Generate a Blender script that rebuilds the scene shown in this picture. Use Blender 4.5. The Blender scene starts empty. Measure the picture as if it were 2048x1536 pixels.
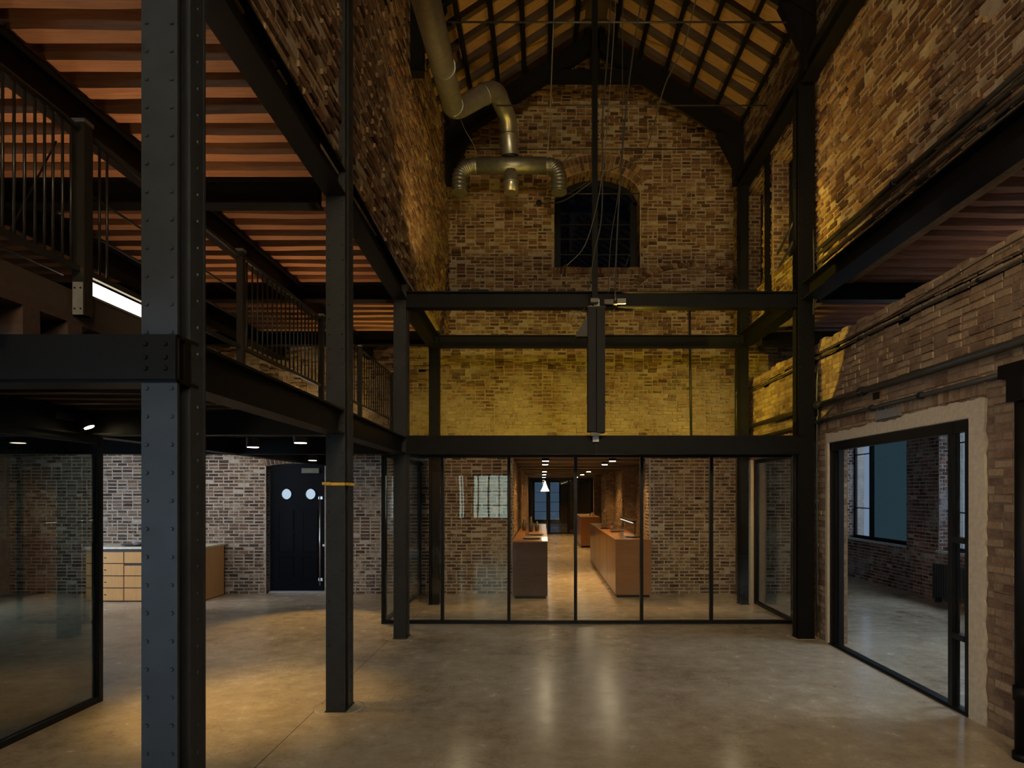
import bpy, math, random
import numpy as np
from mathutils import Vector, Matrix

# ------------------------------------------------------------------ camera, world, exposure
sc = bpy.context.scene
FPX, VX, VY, EYE = 1300.0, 1085.0, 985.0, 1.9
cam_d = bpy.data.cameras.new('camera')
cam = bpy.data.objects.new('camera', cam_d)
sc.collection.objects.link(cam)
cam.location = (0, 0, EYE)
cam.rotation_euler = (math.radians(90), 0, 0)
cam_d.sensor_width = 36.0
cam_d.lens = FPX / 2048 * 36.0
cam_d.shift_x = -(VX - 1024) / 2048
cam_d.shift_y = (VY - 768) / 2048
cam_d.clip_start = 0.05
cam_d.clip_end = 200
sc.camera = cam

world = bpy.data.worlds.new('world')
sc.world = world
world.use_nodes = True
bg = world.node_tree.nodes['Background']
bg.inputs[0].default_value = (0.62, 0.78, 1.0, 1)
bg.inputs[1].default_value = 0.9

sc.view_settings.view_transform = 'Standard'
sc.view_settings.look = 'None'
sc.view_settings.gamma = 1.0
sc.view_settings.exposure = 0.0
sc.view_settings.use_curve_mapping = False
sc.cycles.max_bounces = 5
sc.cycles.diffuse_bounces = 3
sc.cycles.glossy_bounces = 3
sc.cycles.transparent_max_bounces = 16
sc.cycles.use_adaptive_sampling = True
sc.cycles.adaptive_threshold = 0.03
sc.cycles.use_light_tree = False
sc.cycles.sample_clamp_indirect = 4.0
sc.cycles.caustics_reflective = False
sc.cycles.caustics_refractive = False

def area_light(name, loc, rot, sx, sy, power, col):
    d = bpy.data.lights.new(name, 'AREA')
    d.shape = 'RECTANGLE'; d.size = sx; d.size_y = sy
    d.energy = power; d.color = col
    o = bpy.data.objects.new(name, d)
    o.location = loc; o.rotation_euler = rot
    sc.collection.objects.link(o)
    return o
R90 = math.radians(90)
# daylight through the low windows behind the camera (just outside their frames), facing +Y
area_light('daylight_rear', (-2.95, -4.35, 1.75), (R90, 0, 0), 0.6, 1.5, 8, (0.66, 0.86, 0.66))
area_light('daylight_rear', (-1.9, -4.35, 1.75), (R90, 0, 0), 1.5, 1.5, 20, (0.66, 0.86, 0.66))
# blue fill through an added, unseen shopfront of the door room, facing +Y
area_light('added_shopfront_light', (-6.6, -4.35, 1.3), (R90, 0, 0), 3.6, 2.0, 470, (0.48, 0.69, 1.0))
# warm fill through two added high gable windows behind the camera, facing +Y
for wxp in (-0.3, 2.1):
    area_light('gable_fill', (wxp, -4.35, 5.6), (math.radians(86), 0, 0), 1.3, 2.2, 430, (1.0, 0.78, 0.50))
# daylight through the windows of the side room, facing -X
area_light('daylight_side', (8.2, 13.0, 2.2), (0, R90, 0), 4.4, 12.0, 300, (0.62, 0.78, 1.0))
area_light('daylight_sky_side', (10.2, 9.6, 6.0), (0, math.radians(48), 0), 2.5, 9.0, 1500, (0.80, 0.90, 1.0))
area_light('daylight_side', (7.6, 6.2, 2.0), (0, R90, 0), 2.3, 2.3, 230, (0.66, 0.80, 1.0))  # fill through the added third window, unseen from the hall
# daylight through the window at the far end of the door room, facing +X
area_light('daylight_west', (-10.4, 9.6, 1.6), (0, -R90, 0), 1.6, 2.1, 260, (0.62, 0.76, 1.0))

# ------------------------------------------------------------------ helpers
C = sc.collection
rng = random.Random(7)
def wx(px, Y): return (px - VX) / FPX * Y
def wz(py, Y): return EYE + (VY - py) / FPX * Y

def props(o, label=None, cat=None, group=None, kind=None):
    if label: o['label'] = label
    if cat: o['category'] = cat
    if group: o['group'] = group
    if kind: o['kind'] = kind
    return o

def thing(name, label, cat, loc=(0, 0, 0), group=None, kind=None):
    o = bpy.data.objects.new(name, None)
    o.empty_display_size = 0.1
    C.objects.link(o)
    o.location = loc
    return props(o, label, cat, group, kind)

class MB:
    def __init__(s): s.v = []; s.f = []; s.smooth = False
    def hexa(s, p):
        b = len(s.v); s.v += [tuple(q) for q in p]
        s.f += [(b, b+3, b+2, b+1), (b+4, b+5, b+6, b+7), (b, b+1, b+5, b+4), (b+1, b+2, b+6, b+5), (b+2, b+3, b+7, b+6), (b+3, b, b+4, b+7)]
        return s
    def box(s, x0, x1, y0, y1, z0, z1):
        if x0 > x1: x0, x1 = x1, x0
        if y0 > y1: y0, y1 = y1, y0
        if z0 > z1: z0, z1 = z1, z0
        return s.hexa([(x0, y0, z0), (x1, y0, z0), (x1, y1, z0), (x0, y1, z0), (x0, y0, z1), (x1, y0, z1), (x1, y1, z1), (x0, y1, z1)])
    def bar(s, p0, p1, w, h, up=(0, 0, 1)):
        p0 = Vector(p0); p1 = Vector(p1); d = (p1 - p0).normalized()
        u = Vector(up); a = d.cross(u)
        if a.length < 1e-4: a = d.cross(Vector((1, 0, 0)))
        a.normalize(); b = a.cross(d).normalized()
        q = []
        for p in (p0, p1):
            q.append([p + a*w/2*i + b*h/2*j for i, j in ((-1, -1), (1, -1), (1, 1), (-1, 1))])
        return s.hexa(q[0] + q[1])
    def tube(s, pts, r, n=10, caps=True, smooth=True):
        pts = [Vector(p) for p in pts]; s.smooth = smooth
        rs = r if isinstance(r, (list, tuple)) else [r]*len(pts)
        b = len(s.v); prev = None
        for i, p in enumerate(pts):
            if i == 0: t = pts[1] - p
            elif i == len(pts)-1: t = p - pts[i-1]
            else: t = (pts[i+1] - p).normalized() + (p - pts[i-1]).normalized()
            t.normalize()
            if prev is None:
                a = t.cross(Vector((0, 0, 1)))
                if a.length < 1e-3: a = t.cross(Vector((1, 0, 0)))
            else:
                a = prev - t*prev.dot(t)
            a.normalize(); prev = a; c = t.cross(a)
            for k in range(n):
                an = 2*math.pi*k/n
                s.v.append(tuple(p + (a*math.cos(an) + c*math.sin(an))*rs[i]))
        for i in range(len(pts)-1):
            for k in range(n):
                k2 = (k+1) % n
                s.f.append((b+i*n+k, b+i*n+k2, b+(i+1)*n+k2, b+(i+1)*n+k))
        if caps:
            s.f.append(tuple(b+k for k in range(n))[::-1])
            e = b+(len(pts)-1)*n
            s.f.append(tuple(e+k for k in range(n)))
        return s
    def lathe(s, base, prof, n=20, axis=(0, 0, 1)):
        ax = Vector(axis).normalized()
        pts = [Vector(base) + ax*h for _, h in prof]
        a = ax.cross(Vector((0, 1, 0)))
        if a.length < 1e-3: a = ax.cross(Vector((1, 0, 0)))
        a.normalize(); c = ax.cross(a); b = len(s.v); s.smooth = True
        for (r, _), p in zip(prof, pts):
            for k in range(n):
                an = 2*math.pi*k/n
                s.v.append(tuple(p + (a*math.cos(an) + c*math.sin(an))*max(r, 1e-4)))
        for i in range(len(prof)-1):
            for k in range(n):
                k2 = (k+1) % n
                s.f.append((b+i*n+k, b+i*n+k2, b+(i+1)*n+k2, b+(i+1)*n+k))
        s.f.append(tuple(b+k for k in range(n))[::-1])
        e = b+(len(prof)-1)*n
        s.f.append(tuple(e+k for k in range(n)))
        return s
    def mesh(s, name):
        me = bpy.data.meshes.new(name)
        me.from_pydata(s.v, [], s.f)
        if s.smooth:
            me.polygons.foreach_set('use_smooth', [len(p.vertices) == 4 for p in me.polygons])
        me.update()
        return me
    def build(s, name, mat, parent=None, label=None, cat=None, group=None, kind=None):
        me = s.mesh(name)
        me.materials.append(mat)
        o = bpy.data.objects.new(name, me)
        C.objects.link(o)
        if parent is not None:
            o.parent = parent
            if parent.location.length > 0: o.matrix_parent_inverse = Matrix.Translation(-parent.location)
        return props(o, label, cat, group, kind)

def spline(pts, n=6):
    pts = [Vector(p) for p in pts]; out = []
    P = [2*pts[0]-pts[1]] + pts + [2*pts[-1]-pts[-2]]
    for i in range(1, len(P)-2):
        for k in range(n):
            t = k/n
            out.append(0.5*((2*P[i]) + (P[i+1]-P[i-1])*t + (2*P[i-1]-5*P[i]+4*P[i+1]-P[i+2])*t*t + (3*P[i]-P[i-1]-3*P[i+1]+P[i+2])*t**3))
    out.append(pts[-1])
    return out

# ------------------------------------------------------------------ materials
class NT:
    def __init__(s, name):
        s.m = bpy.data.materials.new(name); s.m.use_nodes = True
        s.t = s.m.node_tree; s.b = s.t.nodes['Principled BSDF']; s.out = s.t.nodes['Material Output']
    def n(s, ty, **kw):
        nd = s.t.nodes.new(ty)
        for k, v in kw.items():
            if hasattr(nd, k): setattr(nd, k, v)
            else: nd.inputs[k.replace('_', ' ')].default_value = v
        return nd
    def l(s, a, b): s.t.links.new(a, b)
    def pos(s): return s.n('ShaderNodeNewGeometry').outputs['Position']
    def noise(s, scale, detail=4, rough=0.6, vec=None, stretch=None):
        nd = s.n('ShaderNodeTexNoise'); nd.inputs['Scale'].default_value = scale
        nd.inputs['Detail'].default_value = detail; nd.inputs['Roughness'].default_value = rough
        v = vec or s.pos()
        if stretch:
            mp = s.n('ShaderNodeMapping'); mp.inputs['Scale'].default_value = stretch
            s.l(v, mp.inputs['Vector']); v = mp.outputs[0]
        s.l(v, nd.inputs['Vector'])
        return nd.outputs['Fac']
    def ramp(s, fac, stops):
        r = s.n('ShaderNodeValToRGB'); e = r.color_ramp.elements
        while len(e) < len(stops): e.new(0.5)
        for el, (p, c) in zip(e, stops):
            el.position = p; el.color = (*c, 1) if len(c) == 3 else c
        s.l(fac, r.inputs[0]); return r.outputs[0]
    def mix(s, fac, a, b):
        m = s.n('ShaderNodeMix', data_type='RGBA')
        for sock, v in ((m.inputs['Factor'], fac), (m.inputs['A'], a), (m.inputs['B'], b)):
            pass
        ins = [i for i in m.inputs]
        fs = m.inputs[0]; A = m.inputs[6]; B = m.inputs[7]
        for sock, v in ((fs, fac), (A, a), (B, b)):
            if isinstance(v, (int, float)): sock.default_value = v
            elif isinstance(v, tuple): sock.default_value = (*v, 1)
            else: s.l(v, sock)
        return m.outputs[2]
    def math(s, op, a, b=0.0, clamp=False):
        m = s.n('ShaderNodeMath', operation=op); m.use_clamp = clamp
        for sock, v in ((m.inputs[0], a), (m.inputs[1], b)):
            if isinstance(v, (int, float)): sock.default_value = v
            else: s.l(v, sock)
        return m.outputs[0]
    def bump(s, h, strength=0.5, dist=0.01):
        b = s.n('ShaderNodeBump'); b.inputs['Strength'].default_value = strength; b.inputs['Distance'].default_value = dist
        s.l(h, b.inputs['Height']); s.l(b.outputs[0], s.b.inputs['Normal'])
    def set(s, **kw):
        for k, v in kw.items():
            k = {'color': 'Base Color', 'rough': 'Roughness', 'metal': 'Metallic', 'spec': 'Specular IOR Level', 'coat': 'Coat Weight', 'coatr': 'Coat Roughness'}.get(k, k)
            sock = s.b.inputs[k]
            if isinstance(v, (int, float)): sock.default_value = v
            elif isinstance(v, tuple): sock.default_value = (*v, 1)
            else: s.l(v, sock)
        return s

def mat_brick(name, c0, c1, c2, mortar, smear=0.5, soft=0.12, low_paint=None):
    m = NT(name)
    at = m.n('ShaderNodeAttribute'); at.attribute_name = 'tint'
    col = m.ramp(at.outputs['Fac'], [(0.0, c0), (0.45, c1), (0.85, c2), (1.0, tuple(min(1, x*1.35) for x in c2))])
    n1 = m.noise(26, 5, 0.7)
    col = m.mix(m.ramp(n1, [(0.3, (0, 0, 0)), (0.7, (1, 1, 1))]), col, m.mix(0.5, col, tuple(x*0.35 for x in c1)))
    big = m.noise(1.7, 5, 0.65)
    fine = m.noise(11, 4, 0.7)
    s = m.math('ADD', m.math('MULTIPLY', big, 0.65), m.math('MULTIPLY', fine, 0.35))
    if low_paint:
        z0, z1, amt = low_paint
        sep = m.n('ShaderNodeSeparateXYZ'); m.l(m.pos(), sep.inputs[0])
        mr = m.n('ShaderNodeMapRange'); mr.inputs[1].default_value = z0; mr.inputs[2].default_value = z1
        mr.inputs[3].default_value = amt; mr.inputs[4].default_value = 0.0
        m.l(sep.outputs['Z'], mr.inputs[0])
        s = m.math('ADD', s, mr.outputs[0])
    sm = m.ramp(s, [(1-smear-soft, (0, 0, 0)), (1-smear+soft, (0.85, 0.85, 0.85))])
    col = m.mix(sm, col, mortar)
    m.set(color=col, rough=0.92, spec=0.2)
    m.bump(m.math('ADD', n1, m.math('MULTIPLY', m.noise(70, 3), 0.5)), 0.8, 0.018)
    return m.m

def mat_mortar(name, c, var=0.35):
    m = NT(name)
    f = m.noise(9, 6, 0.7)
    m.set(color=m.ramp(f, [(0.3, tuple(x*(1-var) for x in c)), (0.7, tuple(min(1, x*1.1) for x in c))]), rough=0.95, spec=0.15)
    m.bump(m.noise(60, 4), 0.8, 0.01)
    return m.m

def mat_plain(name, c, rough=0.5, metal=0.0, var=0.2, scale=14, bump=0.0, spec=0.5, stretch=None, coat=0.0):
    m = NT(name)
    f = m.noise(scale, 4, 0.6, stretch=stretch)
    m.set(color=m.ramp(f, [(0.25, tuple(x*(1-var) for x in c)), (0.75, tuple(min(1, x*(1+var)) for x in c))]), rough=rough, metal=metal, spec=spec, coat=coat)
    if bump: m.bump(m.noise(scale*4, 4), bump, 0.004)
    return m.m

def mat_emit(name, c, strength):
    m = NT(name)
    m.set(color=(0.8, 0.8, 0.8))
    m.b.inputs['Emission Color'].default_value = (*c, 1)
    m.b.inputs['Emission Strength'].default_value = strength
    if name != 'downlight_lens': m.m.cycles.emission_sampling = 'NONE'
    return m.m

def mat_glass(name, tint=(0.86, 0.92, 0.90), ior=1.5, boost=1.0, rough=0.0, wave=0.0):
    m = NT(name)
    tr = m.n('ShaderNodeBsdfTransparent'); tr.inputs[0].default_value = (*[x**0.5 for x in tint], 1)   # a pane has two faces
    gl = m.n('ShaderNodeBsdfGlossy'); gl.inputs['Roughness'].default_value = rough
    # Schlick reflectance from the angle to the pane, alike for both faces
    ge = m.n('ShaderNodeNewGeometry'); dp = m.n('ShaderNodeVectorMath', operation='DOT_PRODUCT')
    m.l(ge.outputs['Normal'], dp.inputs[0]); m.l(ge.outputs['Incoming'], dp.inputs[1])
    f0 = ((ior-1)/(ior+1))**2
    k = m.math('POWER', m.math('SUBTRACT', 1.0, m.math('ABSOLUTE', dp.outputs['Value'])), 5.0)
    fres = m.math('ADD', m.math('MULTIPLY', k, 1-f0), f0)
    if wave:
        b = m.n('ShaderNodeBump'); b.inputs['Strength'].default_value = wave; b.inputs['Distance'].default_value = 0.02
        m.l(m.noise(1.6, 2, stretch=(1.2, 1.2, 0.35)), b.inputs['Height']); m.l(b.outputs[0], gl.inputs['Normal'])
    mx = m.n('ShaderNodeMixShader')
    m.l(m.math('MULTIPLY', fres, boost, True), mx.inputs[0])
    m.l(tr.outputs[0], mx.inputs[1]); m.l(gl.outputs[0], mx.inputs[2])
    m.l(mx.outputs[0], m.out.inputs[0])
    m.t.nodes.remove(m.b)
    return m.m

def mat_wood(name, c, rough=0.4, stretch=(6, 0.6, 6), var=0.25, coat=0.0, bump=0.15):
    m = NT(name)
    f = m.noise(5, 6, 0.65, stretch=stretch)
    m.set(color=m.ramp(f, [(0.25, tuple(x*(1-var) for x in c)), (0.5, c), (0.8, tuple(min(1, x*(1+var)) for x in c))]), rough=rough, coat=coat)
    if bump: m.bump(f, bump, 0.004)
    return m.m

def mat_floor():
    m = NT('polished_concrete')
    a = m.noise(0.55, 6, 0.62); b = m.noise(5.0, 8, 0.72); c = m.noise(34, 5, 0.7)
    f = m.math('ADD', m.math('MULTIPLY', a, 0.50), m.math('ADD', m.math('MULTIPLY', b, 0.34), m.math('MULTIPLY', c, 0.16)))
    col = m.ramp(f, [(0.39, (0.24, 0.188, 0.130)), (0.47, (0.36, 0.295, 0.21)), (0.54, (0.43, 0.36, 0.265)), (0.63, (0.57, 0.49, 0.38))])
    vo = m.n('ShaderNodeTexVoronoi', feature='DISTANCE_TO_EDGE'); vo.inputs['Scale'].default_value = 0.9
    wv = m.n('ShaderNodeMapping'); 
    nz = m.n('ShaderNodeTexNoise'); nz.inputs['Scale'].default_value = 2.2; nz.inputs['Detail'].default_value = 6
    p = m.pos(); m.l(p, nz.inputs['Vector'])
    ad = m.n('ShaderNodeVectorMath', operation='ADD'); m.l(p, ad.inputs[0]); m.l(nz.outputs['Color'], ad.inputs[1]); m.l(ad.outputs[0], vo.inputs['Vector'])
    crack = m.ramp(vo.outputs['Distance'], [(0.0, (1, 1, 1)), (0.006, (0, 0, 0))])
    col = m.mix(m.math('MULTIPLY', crack, 0.35), col, (0.10, 0.08, 0.065))
    rg = m.ramp(b, [(0.3, (0.15, 0.15, 0.15)), (0.7, (0.29, 0.29, 0.29))])
    m.set(color=col, rough=rg, spec=0.5)
    m.bump(m.math('ADD', m.math('MULTIPLY', c, 0.12), b), 0.035, 0.01)
    return m.m

M = {}
M['floor'] = mat_floor()
M['steel'] = mat_plain('black_painted_steel', (0.0046, 0.0041, 0.0035), 0.52, 0.0, 0.25, 8, 0.10, 0.11)
M['steel_col'] = mat_plain('daylit_column_steel', (0.023, 0.027, 0.034), 0.48, 0.0, 0.25, 6, 0.12, 0.25)  # blue daylight on the corner column put into the base colour
M['frame'] = mat_plain('black_window_frame', (0.006, 0.006, 0.006), 0.42, 0.0, 0.15, 20, 0, 0.2)
M['rail'] = mat_plain('dark_bronze_rail', (0.022, 0.017, 0.012), 0.35, 0.4, 0.2, 20, 0, 0.5)
M['br_door'] = mat_brick('whitewashed_brick', (0.045, 0.028, 0.022), (0.135, 0.078, 0.048), (0.22, 0.145, 0.092), (0.43, 0.35, 0.255), 0.41, 0.07)
M['mo_door'] = mat_mortar('lime_mortar', (0.40, 0.345, 0.275))
M['br_up'] = mat_brick('old_brown_brick', (0.05, 0.025, 0.014), (0.155, 0.078, 0.038), (0.23, 0.132, 0.062), (0.36, 0.27, 0.155), 0.37, 0.13)
M['mo_up'] = mat_mortar('ochre_mortar', (0.32, 0.245, 0.16))
M['br_low'] = mat_brick('tan_brick', (0.11, 0.060, 0.038), (0.23, 0.135, 0.075), (0.30, 0.20, 0.115), (0.32, 0.24, 0.155), 0.43, 0.14)
M['mo_low'] = mat_mortar('dark_joint_mortar', (0.20, 0.14, 0.09))
M['br_room'] = mat_brick('red_brick', (0.05, 0.028, 0.022), (0.14, 0.068, 0.05), (0.25, 0.125, 0.09), (0.44, 0.41, 0.37), 0.41, 0.10)
M['mo_room'] = mat_mortar('grey_mortar', (0.36, 0.32, 0.28))
M['plaster'] = mat_plain('rough_cream_plaster', (0.42, 0.35, 0.25), 0.9, 0, 0.14, 22, 0.9, 0.2)
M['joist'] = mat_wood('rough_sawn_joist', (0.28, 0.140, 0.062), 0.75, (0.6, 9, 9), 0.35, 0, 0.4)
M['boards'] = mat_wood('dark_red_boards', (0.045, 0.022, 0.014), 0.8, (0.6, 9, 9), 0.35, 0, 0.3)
M['joist_r'] = mat_wood('whitened_joist', (0.20, 0.10, 0.065), 0.8, (0.6, 9, 9), 0.45, 0, 0.5)
M['roofboard'] = mat_wood('roof_boards', (0.30, 0.165, 0.07), 0.75, (1.2, 14, 1.2), 0.5, 0, 0.4)
M['rafter'] = mat_wood('dark_rafter', (0.045, 0.026, 0.014), 0.75, (1, 6, 6), 0.3, 0, 0.3)
M['ceil'] = mat_plain('dark_ceiling_paint', (0.05, 0.045, 0.04), 0.8, 0, 0.2, 4, 0, 0.2)
M['ceil_lt'] = mat_plain('corridor_ceiling_paint', (0.12, 0.095, 0.065), 0.7, 0, 0.15, 4, 0, 0.3)
M['duct'] = mat_plain('galvanised_duct', (0.42, 0.40, 0.34), 0.36, 0.85, 0.18, 10, 0.15, 0.5)
M['hose'] = mat_plain('dull_foil_hose', (0.26, 0.25, 0.20), 0.40, 0.8, 0.25, 10, 0.2, 0.5)
M['glass'] = mat_glass('clear_glass', (0.90, 0.93, 0.90), 1.5, 1.25, 0.0, 0.05)
M['glass_left'] = mat_glass('smoky_glass', (0.30, 0.34, 0.30), 1.6, 2.2)
M['glass_dim'] = mat_glass('dimmed_glass', (0.30, 0.34, 0.38), 1.45, 1.0)  # tint dims whatever shows through the pane
M['glass_teal'] = mat_glass('teal_glass', (0.030, 0.052, 0.055), 1.45, 1.0)
M['glass_end'] = mat_glass('blue_tinted_glass', (0.085, 0.12, 0.16), 1.45, 1.0)
M['glass_dark'] = mat_glass('blackened_glass', (0.0008, 0.0009, 0.0012), 1.5, 1.2)  # near-opaque tint stands in for the dark space behind these windows
M['cab'] = mat_wood('honey_veneer', (0.52, 0.27, 0.09), 0.38, (8, 8, 0.7), 0.15, 0.1, 0.05)
M['cab_gap'] = mat_plain('cabinet_shadow_gap', (0.03, 0.02, 0.012), 0.7)
M['counter'] = mat_wood('orange_veneer', (0.20, 0.088, 0.030), 0.30, (0.8, 8, 8), 0.16, 0.25, 0.03)
M['counter_dark'] = mat_wood('dark_brown_veneer', (0.055, 0.026, 0.020), 0.25, (0.8, 8, 8), 0.16, 0.3, 0.03)
M['door'] = mat_plain('navy_black_door_paint', (0.0035, 0.0045, 0.007), 0.6, 0, 0.2, 10, 0.05, 0.06)
M['chrome'] = mat_plain('brushed_steel', (0.6, 0.58, 0.54), 0.28, 1.0, 0.1, 30)
M['white'] = mat_plain('off_white_plastic', (0.55, 0.53, 0.48), 0.5)
M['grey'] = mat_plain('grey_plastic_box', (0.15, 0.14, 0.13), 0.6)
M['black'] = mat_plain('black_plastic', (0.008, 0.008, 0.008), 0.6, 0, 0.2, 14, 0, 0.2)
M['yellow'] = mat_plain('yellow_strap', (0.75, 0.42, 0.02), 0.6)
M['green'] = mat_plain('dull_green_sign', (0.055, 0.075, 0.040), 0.5)
M['conduit'] = mat_plain('dark_conduit_metal', (0.035, 0.033, 0.028), 0.38, 0.3)
M['cable'] = mat_plain('cable_sheath', (0.03, 0.028, 0.022), 0.6)
M['cable_lt'] = mat_plain('pale_cable_sheath', (0.09, 0.08, 0.055), 0.6)
M['ceramic'] = mat_plain('dark_slate_plate', (0.03, 0.03, 0.032), 0.35)
M['cream'] = mat_plain('cream_card', (0.65, 0.58, 0.44), 0.7)
M['lamp'] = mat_emit('downlight_lens', (1.0, 0.78, 0.48), 90)
M['lamp_w'] = mat_emit('cool_downlight_lens', (1.0, 0.88, 0.70), 8)
M['led'] = mat_emit('led_strip_diffuser', (1.0, 0.86, 0.62), 3.2)
M['flood'] = mat_emit('flood_lens', (1.0, 0.74, 0.20), 6)
M['leaf'] = mat_plain('foliage', (0.07, 0.13, 0.03), 0.8, 0, 0.5, 3)
M['ground'] = mat_plain('street_paving', (0.22, 0.22, 0.21), 0.9)
M['radiator'] = mat_plain('cast_iron_paint', (0.020, 0.020, 0.020), 0.45)
M['stone'] = mat_plain('stone_sill', (0.36, 0.37, 0.37), 0.8, 0, 0.15, 10, 0.3)

# ------------------------------------------------------------------ brick walls
class Wall:
    def __init__(s, name, label, brick_mat, mortar_mat, cat='wall'):
        s.root = None; s.name = name; s.label = label; s.cat = cat
        s.bm = brick_mat; s.mm = mortar_mat
        s.mb = MB(); s.bricks = []
        s.rng = np.random.default_rng(sum(map(ord, name)))
    def slab(s, O, U, V, N, breaks, solid, th):
        O, U, V, N = map(Vector, (O, U, V, N))
        e = 1e-4
        for u0, u1 in zip(breaks[:-1], breaks[1:]):
            a = solid(u0+e); b = solid(u1-e)
            for (p0, p1), (q0, q1) in zip(a, b):
                q = [O+U*u0+V*p0, O+U*u1+V*q0, O+U*u1+V*q1, O+U*u0+V*p1]
                s.mb.hexa([p - N*th for p in q] + q)
    def lay(s, O, U, V, N, urange, vrange, solid, course=0.063, length=0.19, joint=0.011, rough=1.0, proud=(0.004, 0.016), header=0.5, wave=0.0):
        O, U, V, N = map(Vector, (O, U, V, N))
        r = s.rng
        row = int(math.floor(vrange[0]/course))
        us = np.arange(urange[0], urange[1]+1e-6, 0.02)
        while row*course < vrange[1]:
            v0 = row*course; v1 = v0 + course - joint; vm = (v0+v1)/2
            row += 1
            if v0 < vrange[0]-1e-6 or v1 > vrange[1]+1e-6: continue
            ok = np.array([any(a <= v0+0.012 and v1-0.012 <= b for a, b in solid(u)) for u in us])
            # runs
            runs = []; st = None
            for i, k in enumerate(ok):
                if k and st is None: st = us[i]
                if not k and st is not None: runs.append((st, us[i-1])); st = None
            if st is not None: runs.append((st, us[-1]))
            hdr = (row % 2 == 0) and header > 0
            for a, b in runs:
                if b-a < 0.04: continue
                L = length*0.5 if (hdr and header >= 1 and r.random() < 0.75) else length
                u = math.floor(a/length)*length + (length*0.5 if row % 2 else 0.0) - length
                wob = (r.random()-0.5)*0.02*rough
                while u < b:
                    ln = length
                    if header and r.random() < header*0.28: ln = length*0.5
                    c0 = max(u, a) + joint/2; c1 = min(u+ln, b) - joint/2
                    u += ln
                    if c1-c0 < 0.03: continue
                    uc = (c0+c1)/2
                    wv = wave*(math.sin(uc*2.3+row*0.21)+0.7*math.sin(uc*5.9-row*0.43+1.0)+0.5*math.sin(uc*13.0+row*1.1))
                    jj = (r.random(4)-0.5)*joint*0.55*rough + np.array([0, 0, wv, wv])
                    d = proud[0] + (proud[1]-proud[0])*r.random()**1.6
                    if r.random() < 0.025*rough: d = -0.004 + 0.002*r.random()
                    if rough > 2 and r.random() < 0.03: continue
                    s.bricks.append((O, U, V, N, c0+jj[0], c1+jj[1], v0+jj[2], v1+jj[3], d, r.random(), r.random((4, 2))))
    def quad(s, O, U, V, N, pts2, d, tint):
        # a single brick of free outline: four (u, v) corners (voussoirs)
        s.bricks.append((Vector(O), Vector(U), Vector(V), Vector(N), pts2, None, None, None, d, tint, None))
    def corners(s, b, shape_r=0.004):
        O, U, V, N, u0, u1, v0, v1, d, t, j = b
        if u1 is None: q = u0
        else:
            q = [(u0, v0), (u1, v0), (u1, v1), (u0, v1)]
        cu = sum(p[0] for p in q)/4; cv = sum(p[1] for p in q)/4
        back = [O+U*p[0]+V*p[1]-N*0.01 for p in q]
        front = []
        for k, p in enumerate(q):
            i = 0.004 + (0.007*j[k][0] if j is not None else 0.002)
            i2 = 0.003 + (0.005*j[k][1] if j is not None else 0.002)
            uu = p[0] + (i if p[0] < cu else -i); vv = p[1] + (i2 if p[1] < cv else -i2)
            front.append(O+U*uu+V*vv+N*d)
        return back, front
    def finish(s, n_ind=300):
        root = s.mb.build(s.name, s.mm, None, s.label, s.cat, None, 'structure')
        s.root = root
        if not s.bricks: return root
        scored = []
        for i, b in enumerate(s.bricks):
            bk, fr = s.corners(b)
            c = (fr[0]+fr[2])/2
            if c.y > 0.3:
                px = [(VX + FPX*p.x/max(p.y, .05), VY - FPX*(p.z-EYE)/max(p.y, .05)) for p in fr]
                cx = sum(p[0] for p in px)/4; cy = sum(p[1] for p in px)/4
                facing = b[3].dot(Vector((0, 0, EYE)) - c) > 0
                if 0 < cx < 2048 and 0 < cy < 1536 and facing and s.seen(cx, cy, c):
                    ar = abs(sum(px[k][0]*px[(k+1) % 4][1]-px[(k+1) % 4][0]*px[k][1] for k in range(4)))/2
                    scored.append((ar, i))
        scored.sort(reverse=True)
        ind = {i for _, i in scored[:n_ind]}
        # joined remainder
        vs = []; fs = []; tints = []
        F = [(4, 5, 6, 7), (0, 1, 5, 4), (1, 2, 6, 5), (2, 3, 7, 6), (3, 0, 4, 7)]
        flip = s.bricks[0][1].cross(s.bricks[0][2]).dot(s.bricks[0][3]) < 0
        for i, b in enumerate(s.bricks):
            bk, fr = s.corners(b)
            fl = b[1].cross(b[2]).dot(b[3]) < 0
            faces = [f[::-1] for f in F] if fl else F
            if i in ind:
                me = bpy.data.meshes.new('brick')
                c = fr[0]
                me.from_pydata([tuple(p-c) for p in bk+fr], [], faces)
                a = me.attributes.new('tint', 'FLOAT', 'POINT'); a.data.foreach_set('value', [b[9]]*8)
                me.materials.append(s.bm)
                o = bpy.data.objects.new('brick', me); C.objects.link(o)
                o.parent = root; o.location = c
            else:
                k = len(vs)
                vs += [tuple(p) for p in bk+fr]
                fs += [tuple(k+q for q in f) for f in faces]
                tints += [b[9]]*8
        if vs:
            me = bpy.data.meshes.new('brickwork')
            me.from_pydata(vs, [], fs)
            a = me.attributes.new('tint', 'FLOAT', 'POINT'); a.data.foreach_set('value', tints)
            me.materials.append(s.bm)
            o = bpy.data.objects.new('brickwork', me); C.objects.link(o)
            o.parent = root; o['kind'] = 'stuff'
        return root
    def seen(s, px, py, c): return True

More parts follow.
